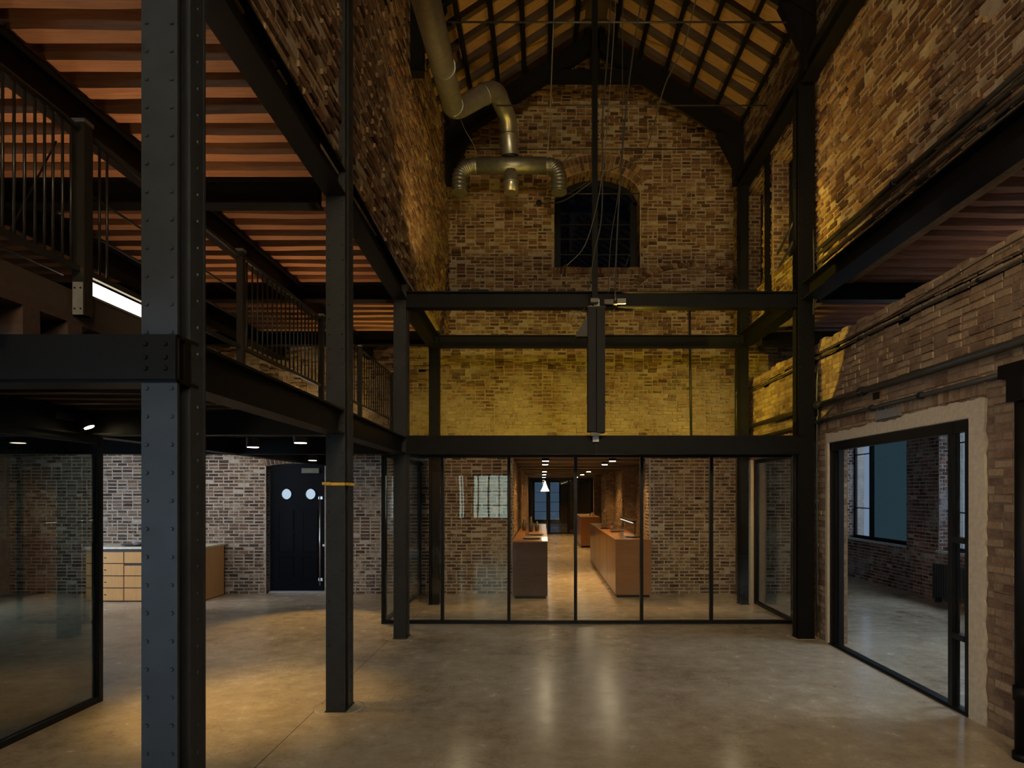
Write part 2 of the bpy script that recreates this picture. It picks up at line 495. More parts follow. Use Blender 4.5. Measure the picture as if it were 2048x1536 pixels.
def full(v0, v1): return lambda u: [(v0, v1)]
def cut(base, holes):
    # base: (v0, v1); holes: list of (u0, u1, v0, v1); returns solid(u)
    def f(u):
        iv = [base]
        for h0, h1, a, b in holes:
            if h0 <= u <= h1:
                out = []
                for p, q in iv:
                    if b <= p or a >= q: out.append((p, q)); continue
                    if a > p: out.append((p, a))
                    if b < q: out.append((b, q))
                iv = out
        return iv
    return f
X_, Y_, Z_ = Vector((1, 0, 0)), Vector((0, 1, 0)), Vector((0, 0, 1))

# main planes (metres; camera stands at x = y = 0)
Y1, Y2, Y3, Y4, YG, YB = 2.96, 5.61, 8.43, 11.0, 9.43, 12.2
XL, XR, XLOW, XROOM = -1.76, 3.58, 3.62, 7.0
EAVE, RIDGE_X, TAN = 8.34, 0.92, 0.65
LOWB, LOWT, MIDB, MIDT = 2.40, 2.62, 4.41, 4.63
def roof_z(x): return EAVE + TAN*(min(XR - RIDGE_X, RIDGE_X - XL) - abs(x - RIDGE_X))

# floor -------------------------------------------------------------
floor = MB().box(-11, 9, -5, 42, -0.12, 0.0).build('floor', M['floor'], None, 'grey-brown polished concrete floor with fine cracks', 'floor', None, 'structure')
for p0, p1 in (((-1.985, -1, 0), (-1.985, 9.4, 0)), ((-2.3, 9.9, 0), (3.5, 9.9, 0)), ((-1.94, 9.46, 0), (-1.94, 12.1, 0)), ((-11, 5.9, 0), (-4.1, 5.9, 0)), ((3.9, 8.9, 0), (6.9, 8.9, 0))):
    MB().bar(p0, p1, 0.006, 0.0016).build('floor_joint', M['cab_gap'], floor)
for cx, cy in ((-1.86, 8.55), (-1.8, 5.75), (3.43, 8.6)):
    MB().lathe((cx, cy, 0.0), [(0.22, 0), (0.2, 0.0015), (0.15, 0.002)], 24).build('grout_pad', M['floor'], floor)

# back wall with door, passage and gable -----------------------------
DOOR = (-5.19, -4.09, 0.0, 2.40)
PASS = (-0.56, 2.0, 0.0, 2.57)
WIN = (0.22, 1.83, 6.12, 7.52)
def arch(u):
    c = (WIN[0]+WIN[1])/2; h = (WIN[1]-WIN[0])/2
    k = min(1.0, abs(u-c)/h)
    return WIN[3] + 0.48*math.sqrt(max(0.0, 1-k*k*0.98)) - 0.05
def door_arch(u):
    c = (DOOR[0]+DOOR[1])/2; return DOOR[3] + 0.05*(1-((u-c)/0.55)**2)
def back_solid(u):
    top = 4.9
    if XL-0.4 <= u <= XR+0.4: top = max(EAVE-0.25, min(10.3, roof_z(u)+0.05))
    holes = []
    if DOOR[0] <= u <= DOOR[1]: return [(door_arch(u), top)]
    if PASS[0] <= u <= PASS[1]:
        if WIN[0] <= u <= WIN[1]: return [(PASS[3], WIN[2]), (arch(u), top)]
        return [(PASS[3], top)]
    return [(0.0, top)]
brk = [-10.6, DOOR[0]] + list(np.linspace(DOOR[0], DOOR[1], 7)[1:]) + [XL-0.4, XL, PASS[0], WIN[0]] + list(np.linspace(WIN[0], WIN[1], 19)[1:]) + [PASS[1], XR, XR+0.4, 5.3]
brk = sorted(set(list(map(float, brk)) + [RIDGE_X]))
wb = Wall('wall_back', 'weathered brick gable wall with passage, door and arched window', M['br_door'], M['mo_door'])
def clipv(f, lo, hi):
    return lambda u: [(max(a, lo), min(b, hi)) for a, b in f(u) if min(b, hi) - max(a, lo) > 1e-3]
wb.slab((0, YB, 0), X_, Z_, -Y_, brk, clipv(back_solid, 0, 2.95), 0.45)
def back_brick_solid(u):
    iv = back_solid(u)
    if WIN[0]-0.0 <= u <= WIN[1]+0.0:
        iv = [(a, b) if b < 7 else (min(arch(u)+0.30, b), b) for a, b in iv]
    if DOOR[0] <= u <= DOOR[1]: iv = [(door_arch(u)+0.2, iv[0][1])]
    return iv
wb.lay((0, YB, 0), X_, Z_, -Y_, (-10.4, 5.2), (0.0, 2.95), back_brick_solid, 0.063, 0.19, 0.012, 1.5, (0.001, 0.012), 0.25, 0.0025)
wb.bm = M['br_door']
wb.seen = lambda px, py, c: (410 < px < 530 or 150 < px < 283 or 650 < px < 1018 or 1310 < px < 1470) and 910 < py < 1190
# door head: a flat arch of standing bricks; jamb returns
dc = (DOOR[0]+DOOR[1])/2
for k in range(17):
    a = (k-8)/8*0.60; a2 = a + 0.062
    z0 = 2.40 + 0.05*(1-(a/0.6)**2); z1 = z0 + 0.19
    wb.quad((dc, YB, 0), X_, Z_, -Y_, [(a, z0), (a2, z0), (a2*1.1, z1), (a*1.1, z1)], 0.012, wb.rng.random())
wb.lay((DOOR[0], YB, 0), Y_, Z_, X_, (0, 0.16), (0, 2.42), full(0, 2.42), 0.063, 0.16, 0.011, 1.0, (0.002, 0.01), 0)
wb.lay((DOOR[1], YB, 0), Y_, Z_, -X_, (0, 0.16), (0, 2.42), full(0, 2.42), 0.063, 0.16, 0.011, 1.0, (0.002, 0.01), 0)
wb.lay((PASS[1], YB, 0), Y_, Z_, -X_, (0, 0.45), (0, 2.5), full(0, 2.5), 0.063, 0.19, 0.011, 1.0, (0.002, 0.012), 0)
wb.lay((PASS[0], YB, 0), Y_, Z_, X_, (0, 0.45), (0, 2.5), full(0, 2.5), 0.063, 0.19, 0.011, 1.0, (0.002, 0.012), 0)
back = wb.finish(300)
# upper part of the same wall: rougher brick
wu = Wall('wall_gable', 'rough yellow-lit brick gable above the glazed front with an arched window', M['br_up'], M['mo_up'])
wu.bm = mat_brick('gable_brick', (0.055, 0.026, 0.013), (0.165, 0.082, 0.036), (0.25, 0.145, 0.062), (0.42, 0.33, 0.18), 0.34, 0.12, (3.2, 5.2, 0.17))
wu.slab((0, YB, 0), X_, Z_, -Y_, brk, clipv(back_solid, 2.95, 11), 0.45)
wu.lay((0, YB, 0), X_, Z_, -Y_, (-10.4, 5.2), (2.95, 10.4), back_brick_solid, 0.066, 0.18, 0.013, 2.3, (0.000, 0.042), 0.7, 0.006)
wu.seen = lambda px, py, c: (880 < px < 1480 and 700 < py < 870 and not 1170 < px < 1212) or (1280 < px < 1470 and 400 < py < 570)
# arch voussoirs round the window, and its reveal
wc = (WIN[0]+WIN[1])/2; hw = (WIN[1]-WIN[0])/2
nv = 26
def arch_pt(t, off):
    u = wc - hw*math.cos(t); 
    k = min(1, abs(u-wc)/hw)
    z = arch(u)
    # outward normal of the arch curve
    e = 0.01; du = arch(min(WIN[1], u+e)) - arch(max(WIN[0], u-e)); nrm = Vector((-du, 2*e)).normalized()
    return (u + nrm.x*off, z + nrm.y*off)
for ring in (0, 1):
    for k in range(nv):
        t0 = 0.35 + (math.pi-0.70)*k/nv; t1 = 0.35 + (math.pi-0.70)*(k+0.9)/nv
        o0 = 0.005 + ring*0.145; o1 = o0 + 0.135
        wu.quad((0, YB, 0), X_, Z_, -Y_, [arch_pt(t0, o0), arch_pt(t1, o0), arch_pt(t1, o1), arch_pt(t0, o1)], 0.014+0.012*wu.rng.random(), wu.rng.random())
for k in range(30):   # soffit of the arch, seen from below
    t0 = 0.3 + (math.pi-0.6)*k/30; t1 = 0.3 + (math.pi-0.6)*(k+0.9)/30
    p0 = arch_pt(t0, 0); p1 = arch_pt(t1, 0)
    a = Vector((p0[0], YB, p0[1])); b = Vector((p1[0], YB, p1[1])); U = (b-a)
    L = U.length; U.normalize(); Nn = U.cross(Y_); Nn = Nn if Nn.z < 0 else -Nn
    for j in range(2):
        wu.quad(a, U, Y_, Nn, [(0, 0.005+j*0.2), (L, 0.005+j*0.2), (L, 0.19+j*0.2), (0, 0.19+j*0.2)], 0.008+0.008*wu.rng.random(), wu.rng.random())
wu.lay((WIN[0], YB, 6.12), Y_, Z_, X_, (0, 0.4), (0, 1.42), full(0, 1.42), 0.066, 0.19, 0.012, 1.5, (0.002, 0.014), 0)
wu.lay((WIN[1], YB, 6.12), Y_, Z_, -X_, (0, 0.4), (0, 1.42), full(0, 1.42), 0.066, 0.19, 0.012, 1.5, (0.002, 0.014), 0)
# relieving arch below the window on the other side of the hanger
for k in range(24):
    t0 = math.pi*(0.14 + 0.72*k/24); t1 = math.pi*(0.14 + 0.72*(k+0.88)/24)
    ra, rb = 1.02, 1.20
    wu.quad((2.75, YB, 5.55), X_, Z_, -Y_, [(-ra*math.cos(t0), 0.55*ra*math.sin(t0)), (-ra*math.cos(t1), 0.55*ra*math.sin(t1)), (-rb*math.cos(t1), 0.55*rb*math.sin(t1)), (-rb*math.cos(t0), 0.55*rb*math.sin(t0))], 0.034, wu.rng.random())
for k in range(27):   # brick-on-edge sill
    a = WIN[0]-0.1 + k*0.067
    wu.quad((0, YB, 0), X_, Z_, -Y_, [(a, 6.0), (a+0.058, 6.0), (a+0.058, 6.12), (a, 6.12)], 0.03, wu.rng.random())
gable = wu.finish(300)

# upper hall walls ----------------------------------------------------
wl = Wall('wall_left', 'grazed brown brick upper wall above the mezzanine beam', M['br_up'], M['mo_up'])
wl.slab((XL, 0, 0), Y_, Z_, X_, [-4, 12.2], full(4.64, EAVE+0.1), 0.12)
wl.lay((XL, 0, 0), Y_, Z_, X_, (3.0, 12.15), (4.66, EAVE), full(4.64, EAVE+0.1), 0.066, 0.19, 0.012, 2.1, (0.000, 0.032), 0.5, 0.005)
wl.finish(300)
WA = (10.55, 11.40, 5.30, 7.10); WBn = (8.95, 10.10, 5.30, 7.02)
wr = Wall('wall_right_upper', 'rough brown brick upper wall with two recessed windows', M['br_up'], M['mo_up'])
sr = cut((4.62, EAVE+0.1), [WA, WBn])
wr.slab((XR, 0, 0), Y_, Z_, -X_, [-4, WBn[0], WBn[1], WA[0], WA[1], 12.2], sr, 0.45)
wr.lay((XR, 0, 0), Y_, Z_, -X_, (2.8, 12.15), (4.66, EAVE), sr, 0.066, 0.19, 0.012, 2.1, (0.000, 0.036), 0.5, 0.005)
for w in (WA, WBn):
    wr.lay((XR, w[1], w[2]), X_, Z_, -Y_, (0, 0.42), (0, w[3]-w[2]), full(0, w[3]-w[2]), 0.066, 0.15, 0.012, 1.8, (0.004, 0.02), 0)
    wr.lay((XR, w[0], w[3]), Y_, X_, -Z_, (0, w[1]-w[0]), (0, 0.4), full(0, 0.4), 0.066, 0.19, 0.012, 1.8, (0.004, 0.02), 0)
wr.seen = lambda px, py, c: px > 1630
wr.finish(300)

# lower right wall with the two glazed openings -----------------------
D1 = (5.47, 8.18, -0.01, 2.53); D2 = (9.43, 11.14, -0.01, 2.46)
LEDGE = 3.886
wr2 = Wall('wall_right', 'tan brick lower wall with a plaster-edged glass doorway', M['br_low'], M['mo_low'])
s2 = cut((0.0, LEDGE-0.04), [D1, D2])
wr2.slab((XLOW, 0, 0), Y_, Z_, -X_, [-4, D1[0], D1[1], D2[0], D2[1], 12.2], s2, 0.22)
PM = 0.135
sb2 = cut((0.0, LEDGE-0.02), [(D1[0]-PM-0.05, D1[1]+PM, -0.01, D1[3]+PM), D2])
wr2.lay((XLOW, 0, 0), Y_, Z_, -X_, (3.2, 12.1), (0.0, LEDGE), sb2, 0.070, 0.20, 0.009, 1.6, (0.004, 0.018), 0.8, 0.003)
wr2.lay((XLOW, D1[1], 0), X_, Z_, -Y_, (0.08, 0.22), (0, 2.53), full(0, 2.53), 0.070, 0.14, 0.012, 2.0, (0.002, 0.03), 0)
wr2.lay((XLOW, 0, LEDGE-0.04), Y_, X_, Z_, (3.2, 12.1), (0, 0.22), full(0, 0.22), 0.11, 0.20, 0.012, 2.0, (0.004, 0.05), 0)
# a projecting course of bricks below the ledge
for k in range(44):
    y0 = 3.3 + k*0.2
    wr2.quad((XLOW, 0, 0), Y_, Z_, -X_, [(y0, 3.72), (y0+0.19, 3.72), (y0+0.19, 3.775), (y0, 3.775)], 0.03, wr2.rng.random()*0.5)
for k in range(40):   # standing soldier bricks above the doorway
    y0 = 5.3 + k*0.078
    wr2.quad((XLOW, 0, 0), Y_, Z_, -X_, [(y0, D1[3]+PM+0.03), (y0+0.068, D1[3]+PM+0.03), (y0+0.068, D1[3]+PM+0.2), (y0, D1[3]+PM+0.2)], 0.026, wr2.rng.random())
wr2.seen = lambda px, py, c: px > 1632
wall_r = wr2.finish(300)

# plaster surround of the doorway: ragged outer edge
def ragged(name, pts_in, pts_out, x0, x1, parent):
    mb = MB()
    for k in range(len(pts_in)-1):
        a, b = pts_in[k], pts_in[k+1]; c, d = pts_out[k], pts_out[k+1]
        mb.hexa([(x1, a[0], a[1]), (x1, b[0], b[1]), (x1, d[0], d[1]), (x1, c[0], c[1]), (x0, a[0], a[1]), (x0, b[0], b[1]), (x0+0.012, d[0], d[1]), (x0+0.012, c[0], c[1])])
    return mb.build(name, M['plaster'], parent)
rr = random.Random(3)
n = 60
pin = [(D1[1], D1[3]*k/n) for k in range(n+1)] + [(D1[1]+(D1[0]-D1[1])*k/n, D1[3]) for k in range(n+1)] + [(D1[0], D1[3]*(1-k/n)) for k in range(n+1)]
wob = [0.0]
for k in range(3*n+3): wob.append(0.7*wob[-1] + rr.uniform(-0.012, 0.012))
pout = [(D1[1]+0.085+wob[k]*0.5, (D1[3]+PM)*k/n) for k in range(n+1)] + [(D1[1]+0.085+(D1[0]-D1[1]-0.26)*k/n, D1[3]+PM*(0.75+0.4*k/n)+wob[n+k]) for k in range(n+1)] + [(D1[0]-0.175+wob[2*n+k]*1.4, (D1[3]+PM)*(1-k/n)) for k in range(n+1)]
ragged('plaster_surround', pin, pout, XLOW-0.035, XLOW+0.02, wall_r)
# plastered reveal faces
MB().box(XLOW-0.03, XLOW+0.06, D1[1]-0.004, D1[1]+0.02, 0, 2.53).build('plaster_reveal', M['plaster'], wall_r)
MB().box(XLOW-0.03, XLOW+0.22, D1[0]-0.02, D1[0]+0.004, 0, 2.53).build('plaster_reveal', M['plaster'], wall_r)
MB().box(XLOW-0.03, XLOW+0.22, D1[0], D1[1], 2.526, 2.55).build('plaster_reveal', M['plaster'], wall_r)
# end of the pier beside the rear opening
MB().box(3.50, 3.66, 11.14, 11.2, 0, 2.46).build('plaster_jamb', M['plaster'], wall_r)

# side room beyond the right wall -------------------------------------
S3 = (5.0, 7.4, 0.885, 3.25); S1 = (12.5, 15.0, 0.885, 3.25); S2 = (9.0, 11.47, 0.885, 3.25)  # S3 is an unseen window added to light the room
wo = Wall('wall_side_room', 'dark red brick outer wall of the side room with two windows', M['br_room'], M['mo_room'])
so = cut((0.0, 3.6), [S1, S2, S3])
wo.slab((XROOM, 0, 0), Y_, Z_, -X_, [-4, S3[0], S3[1], S2[0], S2[1], S1[0], S1[1], 18.0], so, 0.42)
wo.lay((XROOM, 0, 0), Y_, Z_, -X_, (7.5, 17.5), (0.0, 3.5), so, 0.066, 0.19, 0.011, 1.2, (0.003, 0.014), 0.6)
for w in (S1, S2):
    wo.lay((XROOM, w[1], w[2]), X_, Z_, -Y_, (0, 0.24), (0, 2.3), full(0, 2.3), 0.066, 0.12, 0.011, 1.5, (0.002, 0.012), 0)
wo.seen = lambda px, py, c: 1690 < px < 1932
wo.finish(300)
MB().box(3.84, 7.4, 17.9, 18.2, 0, 3.6).build('wall_side_end', M['mo_room'], None, 'brick end wall of the side room', 'wall', None, 'structure')
MB().box(3.84, 7.4, -4.2, -4.0, 0, 3.6).build('wall_side_near', M['mo_room'], None, 'plain end wall of the side room', 'wall', None, 'structure')
MB().box(3.62, 7.5, -4.2, 18.2, 3.6, 3.75).build('ceiling_side_room', M['ceil'], None, 'dark ceiling of the side room', 'ceiling', None, 'structure')
# upper side void above the ledge: its outer wall and floor
MB().box(XROOM, XROOM+0.3, -4, 12.2, 3.75, 7).build('wall_side_upper', M['mo_low'], None, 'dark outer wall of the upper side room', 'wall', None, 'structure')

# passage beyond the back wall ------------------------------------------
wp = Wall('wall_passage', 'warm-lit brick wall of the long passage with brick piers', M['br_low'], M['mo_low'])
wp.slab((2.35, 0, 0), Y_, Z_, -X_, [YB+0.4, 41.0], full(0, 2.7), 0.3)
wp.lay((2.35, 0, 0), Y_, Z_, -X_, (YB+0.4, 30), (0, 2.6), full(0, 2.6), 0.066, 0.19, 0.011, 1.4, (0.003, 0.02), 0.5)
for y in (16.4, 21.0, 26.0):
    wp.mb.box(2.06, 2.36, y, y+0.35, 0, 2.6)
    wp.lay((2.06, y, 0), X_, Z_, -Y_, (0, 0.29), (0, 2.6), full(0, 2.6), 0.066, 0.15, 0.011, 1.4, (0.003, 0.02), 0)
    wp.lay((2.06, y, 0), Y_, Z_, -X_, (0, 0.35), (0, 2.6), full(0, 2.6), 0.066, 0.17, 0.011, 1.4, (0.003, 0.02), 0)
wp.seen = lambda px, py, c: 1150 < px < 1310 and 925 < py < 1080
wp.finish(300)
wq = Wall('wall_passage_opposite', 'brick wall of the passage behind the long counter with a clock', M['br_low'], M['mo_low'])
wq.label = 'brick wall running behind the counter with the stack of glasses'
wq.slab((-0.62, 0, 0), Y_, Z_, X_, [YB+0.4, 41.0], full(0, 2.7), 0.3)
wq.lay((-0.62, 0, 0), Y_, Z_, X_, (YB+0.4, 26), (0, 2.6), full(0, 2.6), 0.066, 0.19, 0.011, 1.4, (0.003, 0.02), 0.5)
wq.seen = lambda px, py, c: 1020 < px < 1075
wq.finish(120)
MB().box(1.12, 2.7, 40.6, 40.9, 0, 2.7).box(-0.9, -0.57, 40.6, 40.9, 0, 2.7).box(-0.57, 1.12, 40.6, 40.9, 0, 0.12).build('wall_passage_end', M['mo_room'], None, 'dim end wall of the long passage', 'wall', None, 'structure')
pc = MB().box(-0.9, 2.7, YB+0.45, 41, 2.60, 2.75).build('ceiling_passage', M['ceil_lt'], None, 'low brown ceiling of the passage with cross beams', 'ceiling', None, 'structure')
for k in range(14):
    y = 13.6 + k*1.95
    MB().box(-0.62, 2.35, y, y+0.12, 2.56, 2.60).build('cross_beam', M['ceil_lt'], pc)

# shell behind the camera and far left (seen only in reflections) -----------
NW = ((-8.4, -4.8, 0.3, 2.3), (-3.2, -2.72, 0.95, 2.55), (-2.6, -1.2, 0.95, 2.55), (-0.95, 0.35, 4.5, 6.7), (1.45, 2.75, 4.5, 6.7))  # shopfront and both high windows are added to let in fill light
sh = cut((0.0, 10.6), NW)
wn = Wall('wall_near', 'brick wall with windows opposite the glazed front', M['br_up'], M['mo_up'])
wn.slab((0, -4.0, 0), X_, Z_, Y_, [-11, -8.4, -4.8, -3.2, -2.72, -2.6, -1.2, -0.95, 0.35, 1.45, 2.75, 9], sh, 0.3)
wn.finish(0)
ww = Wall('wall_left_outer', 'brick outer wall of the door room with a window', M['br_door'], M['mo_door'])
sw = cut((0.0, 5.0), [(8.5, 10.7, 0.6, 2.3)])
ww.slab((-10.0, 0, 0), Y_, Z_, X_, [-4, 8.5, 10.7, 12.2], sw, 0.35)
ww.finish(0)

# windows: frames and panes ------------------------------------------------
def window(name, label, x, y0, y1, z0, z1, ys, zs, panes, axis='x', th=0.05, w=0.05):
    # a window in a plane of constant x (axis x) or constant y (axis y)
    root = thing(name, label, 'window', (0, 0, 0), None, 'structure')
    def bx(a0, a1, c0, c1, t=th):
        m = MB()
        return m.box(x-t/2, x+t/2, a0, a1, c0, c1) if axis == 'x' else m.box(a0, a1, x-t/2, x+t/2, c0, c1)
    fr = bx(y0, y0+w, z0, z1).build('frame_stile', M['frame'], root)
    bx(y1-w, y1, z0, z1).build('frame_stile', M['frame'], root)
    bx(y0, y1, z0, z0+w).build('frame_rail', M['frame'], root)
    bx(y0, y1, z1-w, z1).build('frame_rail', M['frame'], root)
    for y, ww_ in ys: bx(y-ww_/2, y+ww_/2, z0, z1, th*1.1).build('mullion', M['frame'], root)
    for z, a, b in zs: bx(a, b, z-0.012, z+0.012, th*0.8).build('glazing_bar', M['frame'], root)
    for a, b, mt in panes: bx(a, b, z0+0.02, z1-0.02, 0.006).build('pane', M[mt], root)
    return root
w1 = window('window_1', 'side-room window with a teal casement pane beside pale lights', 7.22, S1[0], S1[1], S1[2], S1[3], [(14.25, 0.12)], [(2.76, 14.3, 15), (1.55, 14.3, 15)], [(12.55, 14.2, 'glass_teal'), (14.3, 14.96, 'glass_dim')])
w2 = window('window_2', 'side-room window above the radiator', 7.22, S2[0], S2[1], S2[2], S2[3], [(9.9, 0.1), (10.7, 0.06)], [(2.76, 9, 11.47), (1.55, 9, 11.47)], [(9.05, 11.42, 'glass_dim')])
for s in (S1, S2):
    MB().box(6.97, 7.25, s[0]-0.05, s[1]+0.05, s[2]-0.05, s[2]).build('sill', M['stone'], w1 if s is S1 else w2)
window('window_12', 'added side-room window out of sight of the doorway', 7.22, S3[0], S3[1], S3[2], S3[3], [(6.2, 0.06)], [], [(S3[0], S3[1], 'glass')])
w3 = window('window_3', 'tall dark upper window between the steel post and column', 3.86, WBn[0], WBn[1], WBn[2], WBn[3], [(9.5, 0.06)], [(6.2, WBn[0], WBn[1])], [(WBn[0], WBn[1], 'glass_dim')], 'x', 0.06, 0.08)
w4 = window('window_4', 'narrow upper window nearest the gable', 3.86, WA[0], WA[1], WA[2], WA[3], [], [(6.2, WA[0], WA[1])], [(WA[0], WA[1], 'glass_dark')], 'x', 0.06, 0.08)
for i, (a, b, c_, d_) in enumerate(NW):
    window('window_%d' % (5+i), ['added shopfront', 'narrow low', 'broad low', 'added first high', 'added second high'][i] + ' window in the wall opposite the glazed front', -4.1, a, b, c_, d_, [((a+b)/2, 0.05)] + ([((3*a+b)/4, 0.04), ((a+3*b)/4, 0.04)] if i else []), [(c_+0.5, a, b), (c_+1.0, a, b)], [(a, b, 'glass')], 'y')
window('window_11', 'low wide window at the far end of the door room', -10.15, 8.5, 10.7, 0.6, 2.3, [(9.6, 0.05)], [(1.1, 8.5, 10.7), (1.5, 8.5, 10.7), (1.9, 8.5, 10.7)], [(8.5, 10.7, 'glass')])

window('window_13', 'blue-lit glazed end of the long passage', 40.7, -0.57, 1.12, 0.12, 2.62, [(0.28, 0.08)], [(0.7, -0.57, 1.12), (1.3, -0.57, 1.12), (1.9, -0.57, 1.12)], [(-0.57, 1.12, 'glass_end')], 'y', 0.06, 0.08)
# arched gable window
gw = thing('window_10', 'dark arched gable window behind the hanging cables', 'window', (0, 0, 0), None, 'structure')
yw = YB+0.40
mb = MB(); no = 28
us = np.linspace(WIN[0], WIN[1], no+1)
def arc_in(u): return WIN[3] + 0.36*math.sqrt(max(0.0, 1-min(1, (abs(u-wc)/(hw-0.09)))**2*0.98)) - 0.04
for a, b in zip(us[:-1], us[1:]):
    ia = arc_in(a) if abs(a-wc) < hw-0.09 else 7.46; ib = arc_in(b) if abs(b-wc) < hw-0.09 else 7.46
    mb.hexa([(a, yw+0.06, ia), (b, yw+0.06, ib), (b, yw+0.06, arch(b)+0.02), (a, yw+0.06, arch(a)+0.02), (a, yw, ia), (b, yw, ib), (b, yw, arch(b)+0.02), (a, yw, arch(a)+0.02)])
mb.build('arched_head', M['frame'], gw)
for a in (WIN[0], WIN[1]-0.13): MB().box(a, a+0.13, yw, yw+0.06, 6.12, 7.52).build('frame_stile', M['frame'], gw)
MB().box(wc-0.05, wc+0.05, yw+0.01, yw+0.05, 6.12, 7.86).build('mullion', M['frame'], gw)
MB().box(WIN[0], WIN[1], yw, yw+0.06, 6.12, 6.2).build('frame_rail', M['frame'], gw)
MB().tube([(WIN[0]-0.05, YB+0.05, 7.53), (WIN[1]+0.05, YB+0.05, 7.53)], 0.012, 8).build('tie_bar', M['conduit'], gw)
for z in (6.52, 6.82, 7.1):
    MB().box(WIN[0]+0.1, WIN[1]-0.1, yw+0.02, yw+0.04, z-0.012, z+0.012).build('glazing_bar', M['frame'], gw)
MB().box(WIN[0]+0.05, WIN[1]-0.05, yw+0.03, yw+0.036, 6.15, 7.9).build('pane', M['glass_dark'], gw)

# ------------------------------------------------------------------ timber ceilings
def joist_ceiling(name, label, x0, x1, y0, y1, z, pitch, w, h, mat, board_mat, n_ind_y=(0, 99)):
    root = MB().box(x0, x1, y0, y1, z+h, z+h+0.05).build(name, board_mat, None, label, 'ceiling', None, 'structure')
    r = random.Random(int(abs(x0*10)+z*7)); y = y0 + 0.05; meshes = []
    for v in range(5):      # alike joists share five ragged meshes
        mb = MB(); segs = 14
        xs = [(x1-x0)*k/segs for k in range(segs+1)]
        jit = [(r.uniform(-.010, .010), r.uniform(-.010, .010), r.uniform(-.008, .006)) for _ in xs]
        for (a, b, ja, jb) in zip(xs[:-1], xs[1:], jit[:-1], jit[1:]):
            mb.hexa([(a, ja[0], ja[2]), (b, jb[0], jb[2]), (b, w+jb[1], jb[2]), (a, w+ja[1], ja[2]), (a, 0, h), (b, 0, h), (b, w, h), (a, w, h)])
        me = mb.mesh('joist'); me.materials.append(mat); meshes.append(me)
    k = 0
    while y < y1 - w:
        o = bpy.data.objects.new('joist', meshes[k % 5]); C.objects.link(o)
        o.parent = root; o.location = (x0, y + r.uniform(-.012, .012), z)
        y += pitch; k += 1
    return root
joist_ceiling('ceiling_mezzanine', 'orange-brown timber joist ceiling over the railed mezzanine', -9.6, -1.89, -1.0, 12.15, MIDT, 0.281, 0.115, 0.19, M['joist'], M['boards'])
joist_ceiling('ceiling_lower', 'dark timber joist floor carried on the lower steel beams', -9.9, -2.38, -1.0, 12.15, LOWT, 0.281, 0.10, 0.14, M['boards'], M['boards'])
joist_ceiling('ceiling_side_upper', 'whitened timber joist ceiling seen over the brick ledge', 3.72, 7.0, -1.0, 12.15, MIDT, 0.281, 0.115, 0.15, M['joist_r'], M['boards'])
MB().box(-2.34, 3.60, Y3+0.20, YB-0.03, 2.545, 2.605).build('ceiling_vestibule', M['ceil'], None, 'dark flat ceiling over the glazed vestibule', 'ceiling', None, 'structure')
# timber kerb along the mezzanine edge
MB().bar((-2.445, -0.5, 2.873), (-2.445, 4.35, 2.873), 0.10, 0.120).build('timber_kerb', M['rafter'], None, 'dark brown timber kerb under the railing with the light strip', 'beam')

# ------------------------------------------------------------------ roof
roof = thing('roof', 'open timber roof of orange boards on dark rafters', 'roof', (0, 0, 0), None, 'structure')
sl = math.sqrt(1+TAN*TAN)
for sgn, xe in ((1, XR+0.3), (-1, XL-0.3)):
    ze = roof_z(xe)
    def pt(t, y, off):   # t from eave 0 to ridge 1, off = distance above the underside plane
        x = xe + (RIDGE_X-xe)*t; z = ze + (roof_z(RIDGE_X)-ze)*t
        nx, nz = (sgn*TAN/sl, 1/sl)
        return (x+nx*off, y, z+nz*off)
    # boards (one run of wide boards between each pair of rafters)
    y = -3.9; k = 0
    while y < 12.6:
        yb = y + 0.46
        mb = MB(); mb.hexa([pt(0, y, .12), pt(1.0, y, .12), pt(1.0, yb-.01, .12), pt(0, yb-.01, .12), pt(0, y, .15), pt(1.0, y, .15), pt(1.0, yb-.01, .15), pt(0, yb-.01, .15)])
        mb.build('roof_board', M['roofboard'], roof)
        mb = MB(); mb.hexa([pt(0, y-.05, .035), pt(1, y-.05, .035), pt(1, y+.05, .035), pt(0, y+.05, .035), pt(0, y-.05, .121), pt(1, y-.05, .121), pt(1, y+.05, .121), pt(0, y+.05, .121)])
        mb.build('rafter', M['rafter'], roof)
        y += 0.46; k += 1
    for t in (0.13, 0.28, 0.43, 0.58, 0.73, 0.88):
        mb = MB(); a = pt(t, -3.9, -.03); b = pt(t, YB-0.75, -.03)
        mb.bar(a, b, 0.06, 0.06, (sgn*TAN, 0, 1)); mb.build('purlin', M['steel'], roof)

